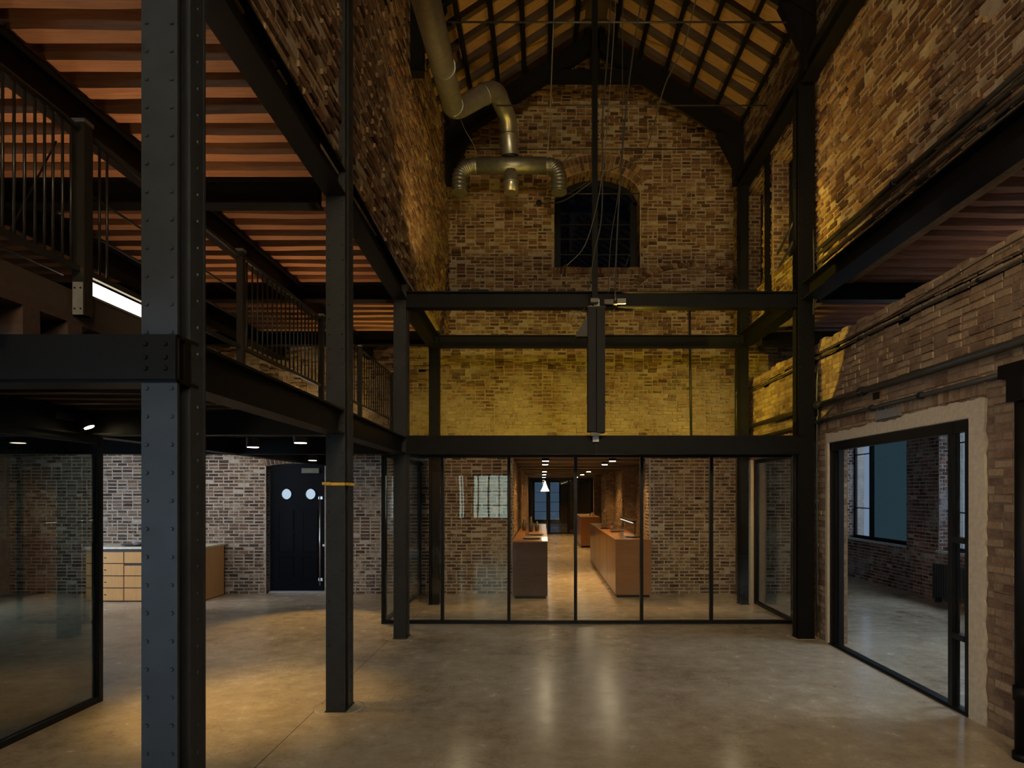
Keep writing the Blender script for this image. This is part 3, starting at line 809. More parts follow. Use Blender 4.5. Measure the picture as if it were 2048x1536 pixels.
MB().box(RIDGE_X-0.35, RIDGE_X+0.35, -3.9, 12.65, roof_z(RIDGE_X)+0.02, roof_z(RIDGE_X)+0.3).build('ridge_board', M['rafter'], roof)
def truss(y, label):
    t = thing('roof_truss', label, 'truss', (RIDGE_X, y, 7.3))
    mb = MB(); d = 0.28
    for nm, xe in (('principal_rafter', XR-0.1), ('principal_rafter', XL+0.1)):
        mb = MB()
        a = (xe, roof_z(xe)); b = (RIDGE_X, roof_z(RIDGE_X))
        q = [(a[0], a[1]-0.05), (b[0], b[1]-0.05), (b[0], b[1]-0.05-d*sl), (a[0], a[1]-0.05-d*sl)]
        mb.hexa([(x, y+.09, z) for x, z in q] + [(x, y-.09, z) for x, z in q]); mb.build(nm, M['steel'], t)
    for s, xe in ((1, XR-0.06), (-1, XL+0.06)):
        zt = roof_z(xe)-0.1
        MB().box(xe-s*0.16, xe, y-.08, y+.08, 7.32, zt).build('post', M['steel'], t)
        mb = MB()
        xa = xe-s*0.16
        mb.hexa([(xa, y+.07, zt-0.62), (xa-s*0.02, y+.07, zt-0.62), (xa-s*0.30, y+.07, zt-0.18+0.1), (xa, y+.07, zt), (xa, y-.07, zt-0.62), (xa-s*0.02, y-.07, zt-0.62), (xa-s*0.30, y-.07, zt-0.18+0.1), (xa, y-.07, zt)])
        mb.build('haunch', M['steel'], t)
    zc = 9.22
    half = (roof_z(RIDGE_X)-zc)/TAN - 0.05
    MB().box(RIDGE_X-half, RIDGE_X+half, y-.06, y+.06, zc-.1, zc+.1).build('collar', M['steel'], t)
    MB().box(RIDGE_X-.08, RIDGE_X+.08, y-.09, y+.09, zc, roof_z(RIDGE_X)-.1).build('king_post', M['steel'], t)
truss(11.45, 'black roof truss with collar against the brick gable')
truss(Y3, 'black roof truss carried on the columns flanking the glazed front')
for y, lb in ((Y3, 'thin black tie rod under the nearer roof truss'), (10.3, 'thin black stay rod from the duct bend to the window wall'), (11.55, 'thin black tie rod close to the brick gable')):
    zr = {10.3: wz(211, 10.3)}.get(y, 8.0); MB().tube([(wx(992, y) if y == 10.3 else XL, y, zr), (XR, y, zr)], 0.012, 8).build('tie_rod', M['conduit'], None, lb, 'rod')

M['steel_dk'] = mat_plain('grey_column_steel', (0.020, 0.020, 0.020), 0.5, 0.0, 0.25, 6, 0.12, 0.22)  # same column steel without the daylight blue in its colour
# ------------------------------------------------------------------ steel frame
def rivet_mesh(mb, c, n, r=0.011):
    n = Vector(n); a = n.cross(Vector((0.3, 0.5, 0.8))).normalized(); b = n.cross(a); c = Vector(c)
    base = len(mb.v)
    for rr_, h in ((r, 0), (r*0.72, r*0.55)):
        for k in range(6):
            an = math.pi/3*k; mb.v.append(tuple(c + (a*math.cos(an)+b*math.sin(an))*rr_ + n*h))
    for k in range(6):
        k2 = (k+1) % 6; mb.f.append((base+k, base+k2, base+6+k2, base+6+k))
    mb.f.append(tuple(base+6+k for k in range(6)))

def column(label, x0, x1, y, depth, z0, z1, side=1, skip=(), pitch=0.128, rr=0.011, mt='steel_col'):
    # riveted H column: flange plates towards the camera and away, a web between, angle cleats on the hall side
    t = thing('steel_column', label, 'column', ((x0+x1)/2, y, z0))
    xm = (x0+x1)/2
    MB().box(x0, x1, y, y+0.018, z0, z1).build('front_flange', M[mt], t)
    MB().box(x0, x1, y+depth-0.018, y+depth, z0, z1).build('rear_flange', M[mt], t)
    MB().box(xm-0.03, xm+0.03, y+0.018, y+depth-0.018, z0, z1).build('web', M[mt], t)
    xe = x1 if side > 0 else x0
    MB().box(xe-side*0.012, xe-side*0.002, y+depth*0.45, y+depth-0.018, z0, z1).build('cleat_plate', M[mt], t)
    MB().box(min(xm, xe-side*0.012), max(xm, xe-side*0.012), y+depth*0.45, y+depth*0.45+0.012, z0, z1).build('cleat_leg', M[mt], t)
    mb = MB(); z = z0 + 0.07
    while z < z1:
        if not any(a < z < b for a, b in skip):
            for x in (x0+0.025, x1-0.025): rivet_mesh(mb, (x, y, z), (0, -1, 0), rr)
            rivet_mesh(mb, (xe-side*0.002, y+depth*0.72, z-pitch*0.5), (side, 0, 0), rr)
        z += pitch
    o = mb.build('rivets', M[mt], t); o['kind'] = 'stuff'
    MB().box(x0-0.01, x1+0.01, y-0.005, y+depth+0.01, z0, z0+0.012).build('base_plate', M[mt], t)
    return t
column('large riveted dark steel column at the corner of the mezzanine', -1.827, -1.663, Y1, 0.25, 0, 8.0, 1, [(LOWB, LOWT)])
column('riveted steel column with a yellow strap round it', -1.87, -1.706, Y2, 0.25, 0, 7.55, 1, mt='steel_dk')
column('riveted steel column standing at the corner of the glazed front', -1.933, -1.769, Y3, 0.22, 0, 7.40, 1, mt='steel_dk')
column('steel column inside the glass vestibule, seen through the panes', -1.924, -1.76, Y4, 0.20, 0, 7.24, 1, mt='steel')
column('steel column beside the plaster-edged doorway', 3.32, 3.53, Y3, 0.20, 0, 7.18, -1, mt='steel')
column('slim steel column by the rear corner with the gable', 3.35, 3.49, Y4, 0.20, 0, 7.10, -1, mt='steel')

def ibeam(label, p0, p1, h, w, zoff=0.0, rivets=None):
    p0 = Vector(p0); p1 = Vector(p1)    # p = bottom centre line
    t = thing('steel_beam', label, 'beam', tuple(p0))
    d = (p1-p0).normalized(); tf = 0.016
    up = Vector((0, 0, 1))
    MB().bar(p0+up*tf/2, p1+up*tf/2, w, tf).build('bottom_flange', M['steel'], t)
    MB().bar(p0+up*(h-tf/2), p1+up*(h-tf/2), w, tf).build('top_flange', M['steel'], t)
    MB().bar(p0+up*h/2, p1+up*h/2, 0.05, h-2*tf).build('web', M['steel'], t)
    if rivets:
        mb = MB()
        for c, n in rivets: rivet_mesh(mb, c, n, 0.013)
        MBo = mb.build('rivets', M['steel'], t); MBo['kind'] = 'stuff'
    return t
H1 = LOWT-LOWB; H2 = MIDT-MIDB
riv = [((x, Y1-0.031, z), (0, -1, 0)) for x in (-1.79, -1.70) for z in (2.46, 2.51, 2.57)]
b = ibeam('black steel cross beam butting against the large riveted corner column', (-9.6, Y1+0.09, LOWB), (-1.663, Y1+0.09, LOWB), H1, 0.19, 0, riv)
MB().box(-9.6, -1.655, Y1-0.03, Y1-0.012, LOWB+0.012, LOWT-0.012).build('facing_plate', M['steel'], b)
ibeam('lower edge beam from the corner column to the strapped column', (-1.745, Y1+0.25, LOWB), (-1.788, Y2, LOWB), H1, 0.164)
ibeam('lower edge beam from the strapped column to the glazed front', (-1.788, Y2+0.25, LOWB), (-1.851, Y3, LOWB), H1, 0.164)
ibeam('lower black cross beam behind the strapped column, over the floor pools of light', (-9.6, Y2+0.1, LOWB), (-1.87, Y2+0.1, LOWB), H1, 0.16)
b = ibeam('long black lower beam across the top of the glazed front', (-1.769, Y3+0.09, LOWB), (3.36, Y3+0.09, LOWB), H1+0.02, 0.18)
MB().box(-1.769, 3.36, Y3-0.002, Y3+0.012, LOWB+0.012, LOWT+0.005).build('facing_plate', M['steel'], b)
ibeam('lower cross beam with downlights in front of the navy door', (-9.6, Y3+0.09, LOWB), (-1.933, Y3+0.09, LOWB), H1, 0.16)
ibeam('lower long beam over the smoky glass partition', (-4.04, 0.0, LOWB), (-4.04, YB-0.02, LOWB), H1, 0.16)
def zb(Y): return 4.40 + 0.022*(Y3-Y)
ibeam('upper edge beam carrying the brick wall over the mezzanine, foremost bay', (-1.745, -1.0, zb(-1)), (-1.788, Y2, zb(Y2)), H2, 0.18)
ibeam('upper edge beam over the mezzanine, bay between strapped column and glazed front', (-1.788, Y2+0.25, zb(Y2)), (-1.851, Y3, zb(Y3)), H2, 0.18)
ibeam('short upper edge beam between the glazed front and the gable', (-1.851, Y3+0.2, zb(Y3)), (-1.842, Y4, zb(Y4)), H2, 0.18)
ibeam('upper black cross beam of the front frame, with the black column-shaped speaker below', (-1.77, Y3+0.09, 4.306), (3.34, Y3+0.09, 4.306), 0.21, 0.16)
ibeam('upper black cross beam nearest the gable', (-1.76, Y4+0.09, 4.37), (3.37, Y4+0.09, 4.37), 0.20, 0.16)
for y, lb in ((Y2, 'second from the gable'), (Y3, 'in line with the glazed front'), (Y4, 'closest to the brick end wall'), (Y1-0.3, 'in line with the large corner column')):
    ibeam('mezzanine ceiling cross beam ' + lb, (-9.6, y+0.1, MIDB), (-1.95, y+0.1, MIDB), H2, 0.16)
ibeam('mezzanine ceiling long beam next to the edge beam', (-3.2, -1.0, MIDB-0.03), (-3.2, YB-0.02, MIDB-0.03), H2, 0.15)
ibeam('mezzanine ceiling long beam farther from the hall', (-4.85, -1.0, MIDB-0.03), (-4.85, YB-0.02, MIDB-0.03), H2, 0.24)
ibeam('upper edge beam over the brick ledge', (3.485, -1.0, 4.42), (3.485, Y3, 4.40), H2, 0.25)
ibeam('short upper beam from the doorway column to the gable', (3.45, Y3+0.2, 4.39), (3.43, Y4, 4.37), H2, 0.2)
ibeam('top wall beam on the duct side of the hall', (-1.80, -1.0, 7.62), (-1.845, Y4+0.2, 7.24), 0.24, 0.18)
ibeam('top wall beam over the two upper windows', (3.46, -1.0, 7.62), (3.43, Y4+0.2, 7.10), 0.24, 0.18)
ibeam('steel cross beam under the side-room joists above the ledge', (3.62, Y3+0.1, MIDB), (6.99, Y3+0.1, MIDB), H2, 0.16)
ibeam('steel cross beam at the shaded end above the ledge', (3.62, Y4-0.3, MIDB-0.1), (6.99, Y4-0.3, MIDB-0.1), H2, 0.16)
MB().box(3.50, 3.58, 10.15, 10.25, 4.6, 7.14).build('steel_post', M['steel'], None, 'slim black post between the two upper windows', 'post')
# yellow strap
mb = MB()
xs0, xs1, ys0, ys1 = -1.878, -1.698, Y2-0.008, Y2+0.258
zs = 1.9 + (985-968)/231.6
mb.box(xs0, xs1, ys0, ys0+0.006, zs-0.012, zs+0.012); mb.box(xs1-0.006, xs1, ys0, ys1, zs-0.012, zs+0.012)
mb.box(xs0, xs0+0.006, ys0, ys1, zs-0.012, zs+0.012); mb.box(xs0, xs1, ys1-0.006, ys1, zs-0.012, zs+0.012)
mb.box(xs0-0.02, xs0+0.05, ys0-0.008, ys0, zs-0.008, zs+0.016)
mb.build('lashing_strap', M['yellow'], None, 'yellow lashing strap tied round the second riveted column', 'strap')

# ------------------------------------------------------------------ railing on the mezzanine
XRAIL = -2.35; ZT = 1.9+0.785*2.35; ZBR = 1.9+0.482*2.35
def yrail(px): return FPX*2.35/(VX-px)
posts = [(yrail(165), 2.80, 0.062), (yrail(482), 2.79, 0.05), (yrail(643), 2.79, 0.05), (yrail(720), 2.79, 0.05), (yrail(784), 2.79, 0.05)]
def railing(label, ya, yb, bal, post_y, mids=(), bottom=2.79, pw=0.05, end=None):
    ya += 0.034; yb -= 0.034
    t = thing('railing', label, 'railing', (XRAIL, ya, 2.79))
    MB().tube([(XRAIL, ya, ZT), (XRAIL, yb, ZT)], 0.016, 8).build('handrail', M['rail'], t)
    MB().bar((XRAIL, ya, ZBR), (XRAIL, yb, ZBR), 0.022, 0.03).build('bottom_rail', M['rail'], t)
    for z in mids: MB().tube([(XRAIL-0.02, ya, z), (XRAIL-0.02, yb, z)], 0.007, 6).build('mid_rail', M['rail'], t)
    for y in bal: MB().tube([(XRAIL, y, ZBR), (XRAIL, y, ZT)], 0.0065, 6).build('baluster', M['rail'], t)
    for y in post_y:
        p = MB().box(XRAIL-pw/2, XRAIL+pw/2, y-pw/2, y+pw/2, bottom, ZT+0.03).build('post', M['rail'], t)
        MB().box(XRAIL-pw/2-.004, XRAIL+pw/2+.004, y-pw/2-.004, y+pw/2+.004, ZT+0.03, ZT+0.05).build('post_cap', M['chrome'], p)
    return t
balA = [yrail(x) for x in (5, 28, 49, 70, 89, 106, 125, 142)] + [2.62, 2.68, 2.74, 2.80]
rA = railing('mezzanine railing with close balusters ending at the post with a grey bracket', 2.2, posts[0][0], balA, [posts[0][0]], (), 2.80, 0.062)
MB().bar((XRAIL-0.03, yrail(125), 3.62), (XRAIL-0.03, yrail(30), 3.05), 0.006, 0.006).build('brace_rod', M['rail'], rA)
brk_ = MB().box(XRAIL-0.026, XRAIL+0.026, posts[0][0]-0.035, posts[0][0]+0.035, 2.80, 2.965).build('bracket', M['grey'], rA)
for dz in (0.03, 0.135):
    for dx in (-0.015, 0.015): MB().lathe((XRAIL+dx, posts[0][0]-0.035, 2.80+dz), [(0.005, 0), (0.004, 0.004)], 8, (0, -1, 0)).build('bolt', M['black'], brk_)
MB().tube([(XRAIL-0.05, 2.2, 2.99), (XRAIL-0.05, 3.25, 2.99)], 0.006, 6).build('toe_rail', M['rail'], rA)
railing('mezzanine railing with two wires, passing behind the large corner column', posts[0][0], posts[1][0], [yrail(x) for x in (183, 199, 214)], [], (1.9+0.663*2.35, 1.9+0.577*2.35))
railing('mezzanine railing of slender balusters between corner column and strapped column', posts[1][0], posts[2][0], list(np.linspace(posts[1][0]+0.1, posts[2][0]-0.09, 18)), [posts[1][0], posts[2][0]-0.0])
railing('mezzanine railing next to the glazed front', posts[2][0], posts[4][0], list(np.linspace(posts[3][0]+0.09, posts[4][0]-0.09, 15)) + [posts[3][0]-0.12, posts[3][0]-0.25], [posts[3][0], posts[4][0]])
# luminous strip on the kerb
ls = thing('light_strip', 'glowing white linear lamp lying along the mezzanine kerb', 'lamp', (-2.40, 3.3, 2.93))
MB().box(-2.448, -2.388, 3.405, 4.3, 2.933, 2.944).build('housing', M['grey'], ls)
MB().box(-2.443, -2.393, 3.405, 4.28, 2.944, 3.018).build('diffuser', M['led'], ls)
# unseen up-lights added on the mezzanine floor to warm its ceiling
for y, xu, eu in ((2.3, -2.8, 3.5), (4.9, -2.8, 7), (7.7, -2.8, 7), (10.3, -2.8, 6), (2.3, -4.1, 3.5), (4.9, -4.1, 4.5), (7.7, -4.1, 4.5)):
    u = thing('added_uplight', 'added linear lamp on the mezzanine floor, hidden behind the edge beam', 'lamp', (xu, y, 2.82), 'added mezzanine uplights')
    MB().box(xu-0.05, xu+0.05, y-0.4, y+0.4, 2.812, 2.85).build('housing', M['black'], u)
    MB().box(xu-0.04, xu+0.04, y-0.39, y+0.39, 2.851, 2.856).build('diffuser', M['lamp_w'], u)
    d = bpy.data.lights.new('added_uplight_lamp', 'AREA'); d.shape = 'RECTANGLE'; d.size = 0.08; d.size_y = 0.8; d.energy = eu; d.color = (1.0, 0.52, 0.24); d.spread = math.radians(105)
    o = bpy.data.objects.new('added_uplight_lamp', d); C.objects.link(o); o.location = (xu, y, 2.87); o.rotation_euler = (math.pi, 0, 0)
for y, e in ((4.2, 4), (6.6, 4), (9.2, 2)):  # unseen lamps added to light the joists above the ledge
    u = thing('added_uplight', 'added linear lamp on the floor of the upper side room, hidden by the ledge', 'lamp', (5.4, y, 3.76), 'added side-room uplights')
    MB().box(5.36, 5.44, y-0.4, y+0.4, 3.755, 3.79).build('housing', M['black'], u)
    MB().box(5.365, 5.435, y-0.39, y+0.39, 3.791, 3.795).build('diffuser', M['lamp_w'], u)
    d = bpy.data.lights.new('added_uplight_lamp', 'AREA'); d.shape = 'RECTANGLE'; d.size = 0.08; d.size_y = 0.8; d.energy = e; d.color = (1.0, 0.70, 0.55)
    o = bpy.data.objects.new('added_uplight_lamp', d); C.objects.link(o); o.location = (5.4, y, 3.81); o.rotation_euler = (math.pi, 0, 0)

# ------------------------------------------------------------------ glazed partitions
def partition(name, label, axis, const, a0, a1, z0, z1, mull, glass='glass', fw=0.045, head=0.06, foot=0.05, cat='glass wall', mat='frame'):
    t = thing(name, label, cat, (const, a0, 0) if axis == 'x' else (a0, const, 0))
    def bx(p, q, c0, c1, th):
        return MB().box(const-th/2, const+th/2, p, q, c0, c1) if axis == 'x' else MB().box(p, q, const-th/2, const+th/2, c0, c1)
    bx(a0, a1, z0, z0+foot, 0.06).build('bottom_rail', M[mat], t)
    bx(a0, a1, z1-head, z1, 0.06).build('top_rail', M[mat], t)
    for m_ in mull: bx(m_-fw/2, m_+fw/2, z0, z1, 0.07).build('mullion', M[mat], t)
    mm = sorted(mull)
    for p, q in zip(mm[:-1], mm[1:]):
        bx(p+fw/2, q-fw/2, z0+foot, z1-head, 0.010).build('pane', M[glass], t)
    return t
mull = [wx(p, YG) for p in (767, 885, 1018, 1151, 1283, 1422, 1590)]
GT = 2.47
gf = partition('glass_partition', 'black-framed glazed front of six panes below the long beam', 'y', YG, mull[0], mull[-1], 0, GT, mull)
partition('glass_partition', 'glass return at the door-room end of the glazed front', 'x', mull[0], YG+0.03, YB-0.02, 0, GT, [YG+0.05, YB-0.04])
partition('glass_partition', 'glass screen between the vestibule and the side room', 'x', 3.66, D2[0]+0.02, D2[1], 0, 2.46, [D2[0]+0.04, D2[1]-0.03], 'glass', 0.06)
partition('glass_partition', 'smoky glass partition of the room under the mezzanine', 'x', -4.04, -0.5, 5.92, 0, LOWB, [-0.5, 1.9, 3.9, 5.90], 'glass_left', 0.05)
# sliding glass door in the right wall
gd = partition('glass_door', 'open black-framed sliding glass door in the plaster-edged doorway', 'x', XLOW+0.02, D1[0]+0.02, D1[1]-0.01, 0.0, 2.52, [D1[0]+0.05, D1[0]+0.28], 'glass', 0.06, 0.10, 0.022, 'door')
for k, yy in enumerate((D1[1]-0.03, D1[1]-0.075, D1[1]-0.12)):
    MB().box(XLOW-0.01+0.03*k, XLOW+0.05+0.03*k, yy-0.018, yy+0.018, 0.0, 2.52).build('track_jamb', M['frame'], gd)
MB().box(XLOW-0.03, XLOW+0.1, D1[0], D1[1], 0.0, 0.012).build('floor_track', M['frame'], gd)
MB().box(XLOW-0.012, XLOW-0.004, D1[0]+0.02, D1[1]-0.02, 0.012, 0.022).build('track_rib', M['frame'], gd)
for z in (0.62, 1.46): MB().box(XLOW-0.02, XLOW+0.06, D1[0]+0.08, D1[0]+0.26, z, z+0.05).build('lock_rail', M['frame'], gd)

# ------------------------------------------------------------------ door with portholes
dr = thing('door_1', 'navy-black panelled door with two round portholes', 'door', (dc, YB+0.14, 0), None, 'structure')
yd = YB + 0.13
mb = MB()
ph = [(dc-0.222, 1.87), (dc+0.235, 1.87)]; pr = 0.10
# leaf with two round holes: ring of quads round each hole plus strips
x0, x1 = DOOR[0]+0.02, DOOR[1]-0.02
def ring(mb, cx, cz, r, hx0, hx1, hz0, hz1, y, th, n=32):
    angs = sorted([2*math.pi*k/n for k in range(n)] + [math.atan2(b_-cz, a_-cx) % (2*math.pi) for a_ in (hx0, hx1) for b_ in (hz0, hz1)])
    angs.append(angs[0]+2*math.pi)
    for t0, t1 in zip(angs[:-1], angs[1:]):
        if t1-t0 < 1e-6: continue
        def outp(t):
            c, s_ = math.cos(t), math.sin(t)
            sc_ = min((hx1-cx)/c if c > 1e-6 else ((hx0-cx)/c if c < -1e-6 else 9), (hz1-cz)/s_ if s_ > 1e-6 else ((hz0-cz)/s_ if s_ < -1e-6 else 9))
            return (cx+c*sc_, cz+s_*sc_)
        i0 = (cx+r*math.cos(t0), cz+r*math.sin(t0)); i1 = (cx+r*math.cos(t1), cz+r*math.sin(t1)); o0, o1 = outp(t0), outp(t1)
        mb.hexa([(p[0], y+th, p[1]) for p in (i0, i1, o1, o0)] + [(p[0], y, p[1]) for p in (i0, i1, o1, o0)])
mid = (ph[0][0]+ph[1][0])/2
ring(mb, ph[0][0], ph[0][1], pr, x0, mid, 1.70, 2.05, yd, 0.05)
ring(mb, ph[1][0], ph[1][1], pr, mid, x1, 1.70, 2.05, yd, 0.05)
mb.box(x0, x1, yd, yd+0.05, 0.035, 1.70); mb.box(x0, x1, yd, yd+0.05, 2.05, 2.46)
mb.build('leaf', M['door'], dr)
for c in ph:
    mb = MB(); ring_pts = []
    n = 28
    for k in range(n):
        t0, t1 = 2*math.pi*k/n, 2*math.pi*(k+1)/n
        q = [(c[0]+r_*math.cos(t), c[1]+r_*math.sin(t)) for r_, t in ((pr, t0), (pr, t1), (pr+.018, t1), (pr+.018, t0))]
        mb.hexa([(a, yd, z) for a, z in q] + [(a, yd-.012, z) for a, z in q])
    mb.build('porthole_rim', M['door'], dr)
    mb = MB(); mb.lathe((c[0], yd+0.02, c[1]), [(pr, 0), (pr, 0.006)], 28, (0, 1, 0)); mb.build('porthole_glass', M['glass'], dr)
for cx in (ph[0][0], ph[1][0]):
    for z0_, z1_ in ((0.28, 0.66), (0.78, 1.13), (1.2, 1.55)):
        w_ = 0.13
        p = MB().box(cx-w_, cx+w_, yd-0.006, yd, z0_, z1_)
        o = p.build('door_panel', M['door'], dr)
        for (a, b_, c_, d_) in ((cx-w_-.012, cx+w_+.012, z0_-.012, z0_), (cx-w_-.012, cx+w_+.012, z1_, z1_+.012)):
            MB().box(a, b_, yd-0.014, yd, c_, d_).build('panel_moulding', M['door'], o)
        for a in (cx-w_-.012, cx+w_): MB().box(a, a+.012, yd-0.014, yd, z0_, z1_).build('panel_moulding', M['door'], o)
hx = wx(638, YB)
ph_ = MB().tube([(hx, yd-0.08, wz(1172, YB)), (hx, yd-0.08, wz(992, YB))], 0.013, 10).build('pull_handle', M['chrome'], dr)
for py in (1160, 996):
    MB().box(hx-0.03, hx+0.05, yd-0.085, yd, wz(py, YB)-0.025, wz(py, YB)+0.03).build('handle_bracket', M['chrome'], ph_)
MB().lathe((hx+0.05, yd, wz(1092, YB)), [(0.03, 0), (0.03, 0.012), (0.01, 0.014)], 16, (0, -1, 0)).build('lock_rose', M['chrome'], dr)
sg = MB().box(wx(600, YB), wx(635, YB), yd-0.05, yd-0.0, wz(946, YB), wz(936, YB)).build('door_closer', M['green'], dr)
MB().box(DOOR[0]-0.0, DOOR[1], YB+0.1, YB+0.35, 0.0, 0.02).build('threshold', M['stone'], dr)

# ------------------------------------------------------------------ cabinet in the door room
YC = 11.3
ct = thing('drawer_cabinet', 'honey veneer drawer cabinet against the whitewashed brick', 'cabinet', (-6.9, YC, 0))
cx0, cx1, czt = -7.93, -5.93, 0.95
MB().box(cx0, cx1, YC, 12.1, 0.015, czt-0.03).build('body', M['cab'], ct)
MB().box(cx0-0.01, cx1+0.01, YC-0.02, 12.12, czt-0.03, czt).build('top', M['cream'], ct)
MB().box(cx0+0.2, cx1, YC-0.004, YC, czt-0.075, czt-0.032).build('shadow_gap', M['cab_gap'], ct)
MB().box(cx0, cx1, YC-0.002, YC, 0.02, czt-0.076).build('drawer_gap', M['cab_gap'], ct)
cols = [(-7.93, -7.66), (-7.655, -7.27), (-7.265, -6.80), (-6.795, -6.37), (-6.365, -5.935)]
rows = [(0.02, 0.24), (0.245, 0.45), (0.455, 0.665), (0.67, 0.87)]
for ci, (a, b_) in enumerate(cols):
    for ri, (p, q) in enumerate(rows):
        d_ = MB().box(a+0.006, b_-0.006, YC-0.018, YC-0.003, p+0.006, q-(0.035 if (ci == 2 and ri == 2) else 0.006)).build('drawer', M['cab'], ct)
        kx = a+0.05 if ci % 2 else b_-0.1
        MB().bar((kx, YC-0.024, (p+q)/2), (kx+0.035, YC-0.024, (p+q)/2-0.008), 0.012, 0.012).build('pull', M['black'], d_)
def plate(x, y, z, r, label, extra=0, group=None):
    t = thing('serving_tray', label, 'tray', (x, y, z), group)
    MB().lathe((x, y, z), [(r*0.75, 0), (r*0.8, 0.008), (r, 0.022), (r*0.98, 0.026), (r*0.75, 0.013), (0.01, 0.012)], 24).build('dish', M['ceramic'], t)
    return t
plate(-7.25, 11.62, czt, 0.25, 'flat dark dish lying on the honey veneer cabinet')
mb = MB().lathe((-7.23, 11.6, czt+0.013), [(0.05, 0), (0.07, 0.02), (0.045, 0.05), (0.02, 0.055)], 14); mb.build('shell_ornament', M['grey'], None, 'small grey object in the dish on the cabinet', 'ornament')

# ------------------------------------------------------------------ counters in the passage
def counter(label, x0, x1, y0, y1, h=1.0, mt='counter'):
    t = thing('counter', label, 'counter', ((x0+x1)/2, y0, 0))
    MB().box(x0+0.03, x1-0.03, y0+0.03, y1-0.03, 0.0, 0.05).build('plinth', M['black'], t)
    MB().box(x0, x1, y0, y1, 0.05, h-0.02).build('body', M[mt], t)
    MB().box(x0-0.005, x1+0.005, y0-0.005, y1+0.005, h-0.02, h).build('worktop', M['counter'], t)
    k = y0+1.6
    while k < y1-0.3:
        MB().box(x0-0.002, x0+0.004, k-0.003, k+0.003, 0.06, h-0.03).build('panel_joint', M['cab_gap'], t)
        k += 1.6
    return t
counter('long orange veneer counter in the passage, on the glazed front\'s pane with reflected windows', -0.53, 0.09, 11.62, 18.0, 1.03, 'counter_dark')['label'] = 'orange veneer counter whose dark end faces the pane beside the reflected windows'
counter('', 1.32, 1.97, 11.75, 18.0, 1.05)['label'] = 'orange veneer counter with dishes and a bar lamp against the pier'
counter('', 1.33, 2.0, 22.5, 26.0, 1.05)['label'] = 'farther orange veneer counter deep in the passage'
plate(1.72, 12.35, 1.05, 0.17, 'dark dish nearest the end of the counter with the bar lamp')
plate(1.62, 14.1, 1.05, 0.17, 'dark dish under the bar lamp on the counter')
plate(-0.2, 12.2, 1.03, 0.19, 'dark dish nearest the end of the dark-fronted counter')
plate(-0.15, 13.3, 1.03, 0.19, 'dark dish farther along the dark-fronted counter')
for i, (x, y, h) in enumerate(((1.48, 12.2, 0.2), (1.52, 12.35, 0.26), (1.5, 12.55, 0.12), (1.47, 13.7, 0.22), (1.55, 13.9, 0.18), (1.6, 14.6, 0.2), (-0.3, 12.6, 0.1))):
    t = MB().lathe((x, y, 1.05 if x > 1 else 1.03), [(0.03, 0), (0.034, h*0.5), (0.036, h), (0.033, h), (0.03, h*0.1)], 12)
    t.build('glass_tumbler', M['glass'], None, ['tumbler at the corner of the counter with the bar lamp', 'tall glass behind the corner tumbler', 'short glass beside the tall glass', 'tall glass before the middle dish', 'slim glass next to the middle dish', 'glass beyond the middle dish', 'low glass on the dark-fronted counter'][i], 'glass')
# stand of stacked glasses
tw = thing('glass_rack', 'stand of stacked glasses on the counter with the bar lamp', 'rack', (1.45, 15.2, 1.05))
MB().box(1.36, 1.54, 15.1, 15.3, 1.05, 1.07).build('tray', M['black'], tw)
for k in range(4):
    MB().lathe((1.45, 15.2, 1.07+k*0.1), [(0.055, 0), (0.075, 0.095), (0.07, 0.095), (0.05, 0.01)], 14).build('stacked_glass', M['glass'], tw)
MB().lathe((1.6, 15.0, 1.05), [(0.06, 0), (0.075, 0.05), (0.04, 0.09)], 14).build('red_bowl', mat_plain('dark_red_glaze', (0.12, 0.02, 0.02), 0.4), None, 'small dark red bowl beside the stacked glasses', 'bowl')
bl = thing('bar_lamp', 'slim bar lamp on thin legs over the counter dishes', 'lamp', (1.82, 13.6, 1.05))
MB().box(1.78, 1.86, 12.9, 14.9, 1.30, 1.335).build('hood', M['black'], bl)
MB().box(1.785, 1.80, 12.92, 14.88, 1.294, 1.30).build('tube', M['lamp_w'], bl)
for y in (12.95, 14.85): MB().tube([(1.84, y, 1.05), (1.84, y, 1.31)], 0.008, 8).build('leg', M['black'], bl)
rr = random.Random(5)
for k in range(6):
    x = -0.4 + 0.13*(k % 3) + rr.uniform(-.02, .02); y = 14.4 + 0.4*(k//3)
    hgt = rr.uniform(0.2, 0.34)
    MB().lathe((x, y, 1.03), [(0.045, 0), (0.05, hgt*0.55), (0.02, hgt*0.75), (0.018, hgt), (0.012, hgt)], 12).build('bottle', M['ceramic' if k % 2 else 'glass'], None, 'bottle standing among others on the dark-fronted counter', 'bottle', 'bottles on the dark-fronted counter')
for k in range(4):
    MB().box(1.38+0.12*k, 1.47+0.12*k, 22.7+0.1*k, 22.9+0.1*k, 1.05, 1.09+0.03*k).build('folded_leaflet', M['cream'], None, 'pale folded leaflet on the farther counter', 'leaflet', 'leaflets on the farther counter')
# far glazed end of the passage
fe = partition('glass_partition', 'blue-lit glazed screen at the far end of the passage', 'y', 30.0, -0.6, 2.3, 0, 2.55, [-0.58, 0.3, 1.2, 2.28], 'glass', 0.12)
pend = thing('pendant_lamp', 'white cone pendant lamp hanging deep in the passage', 'lamp', (0.1, 26.0, 2.0))
MB().lathe((0.1, 26.0, 1.95), [(0.17, 0), (0.12, 0.1), (0.04, 0.3), (0.02, 0.4)], 24).build('shade', M['lamp_w'], pend)
MB().tube([(0.1, 26.0, 2.34), (0.1, 26.0, 2.6)], 0.008, 6).build('cord', M['black'], pend)

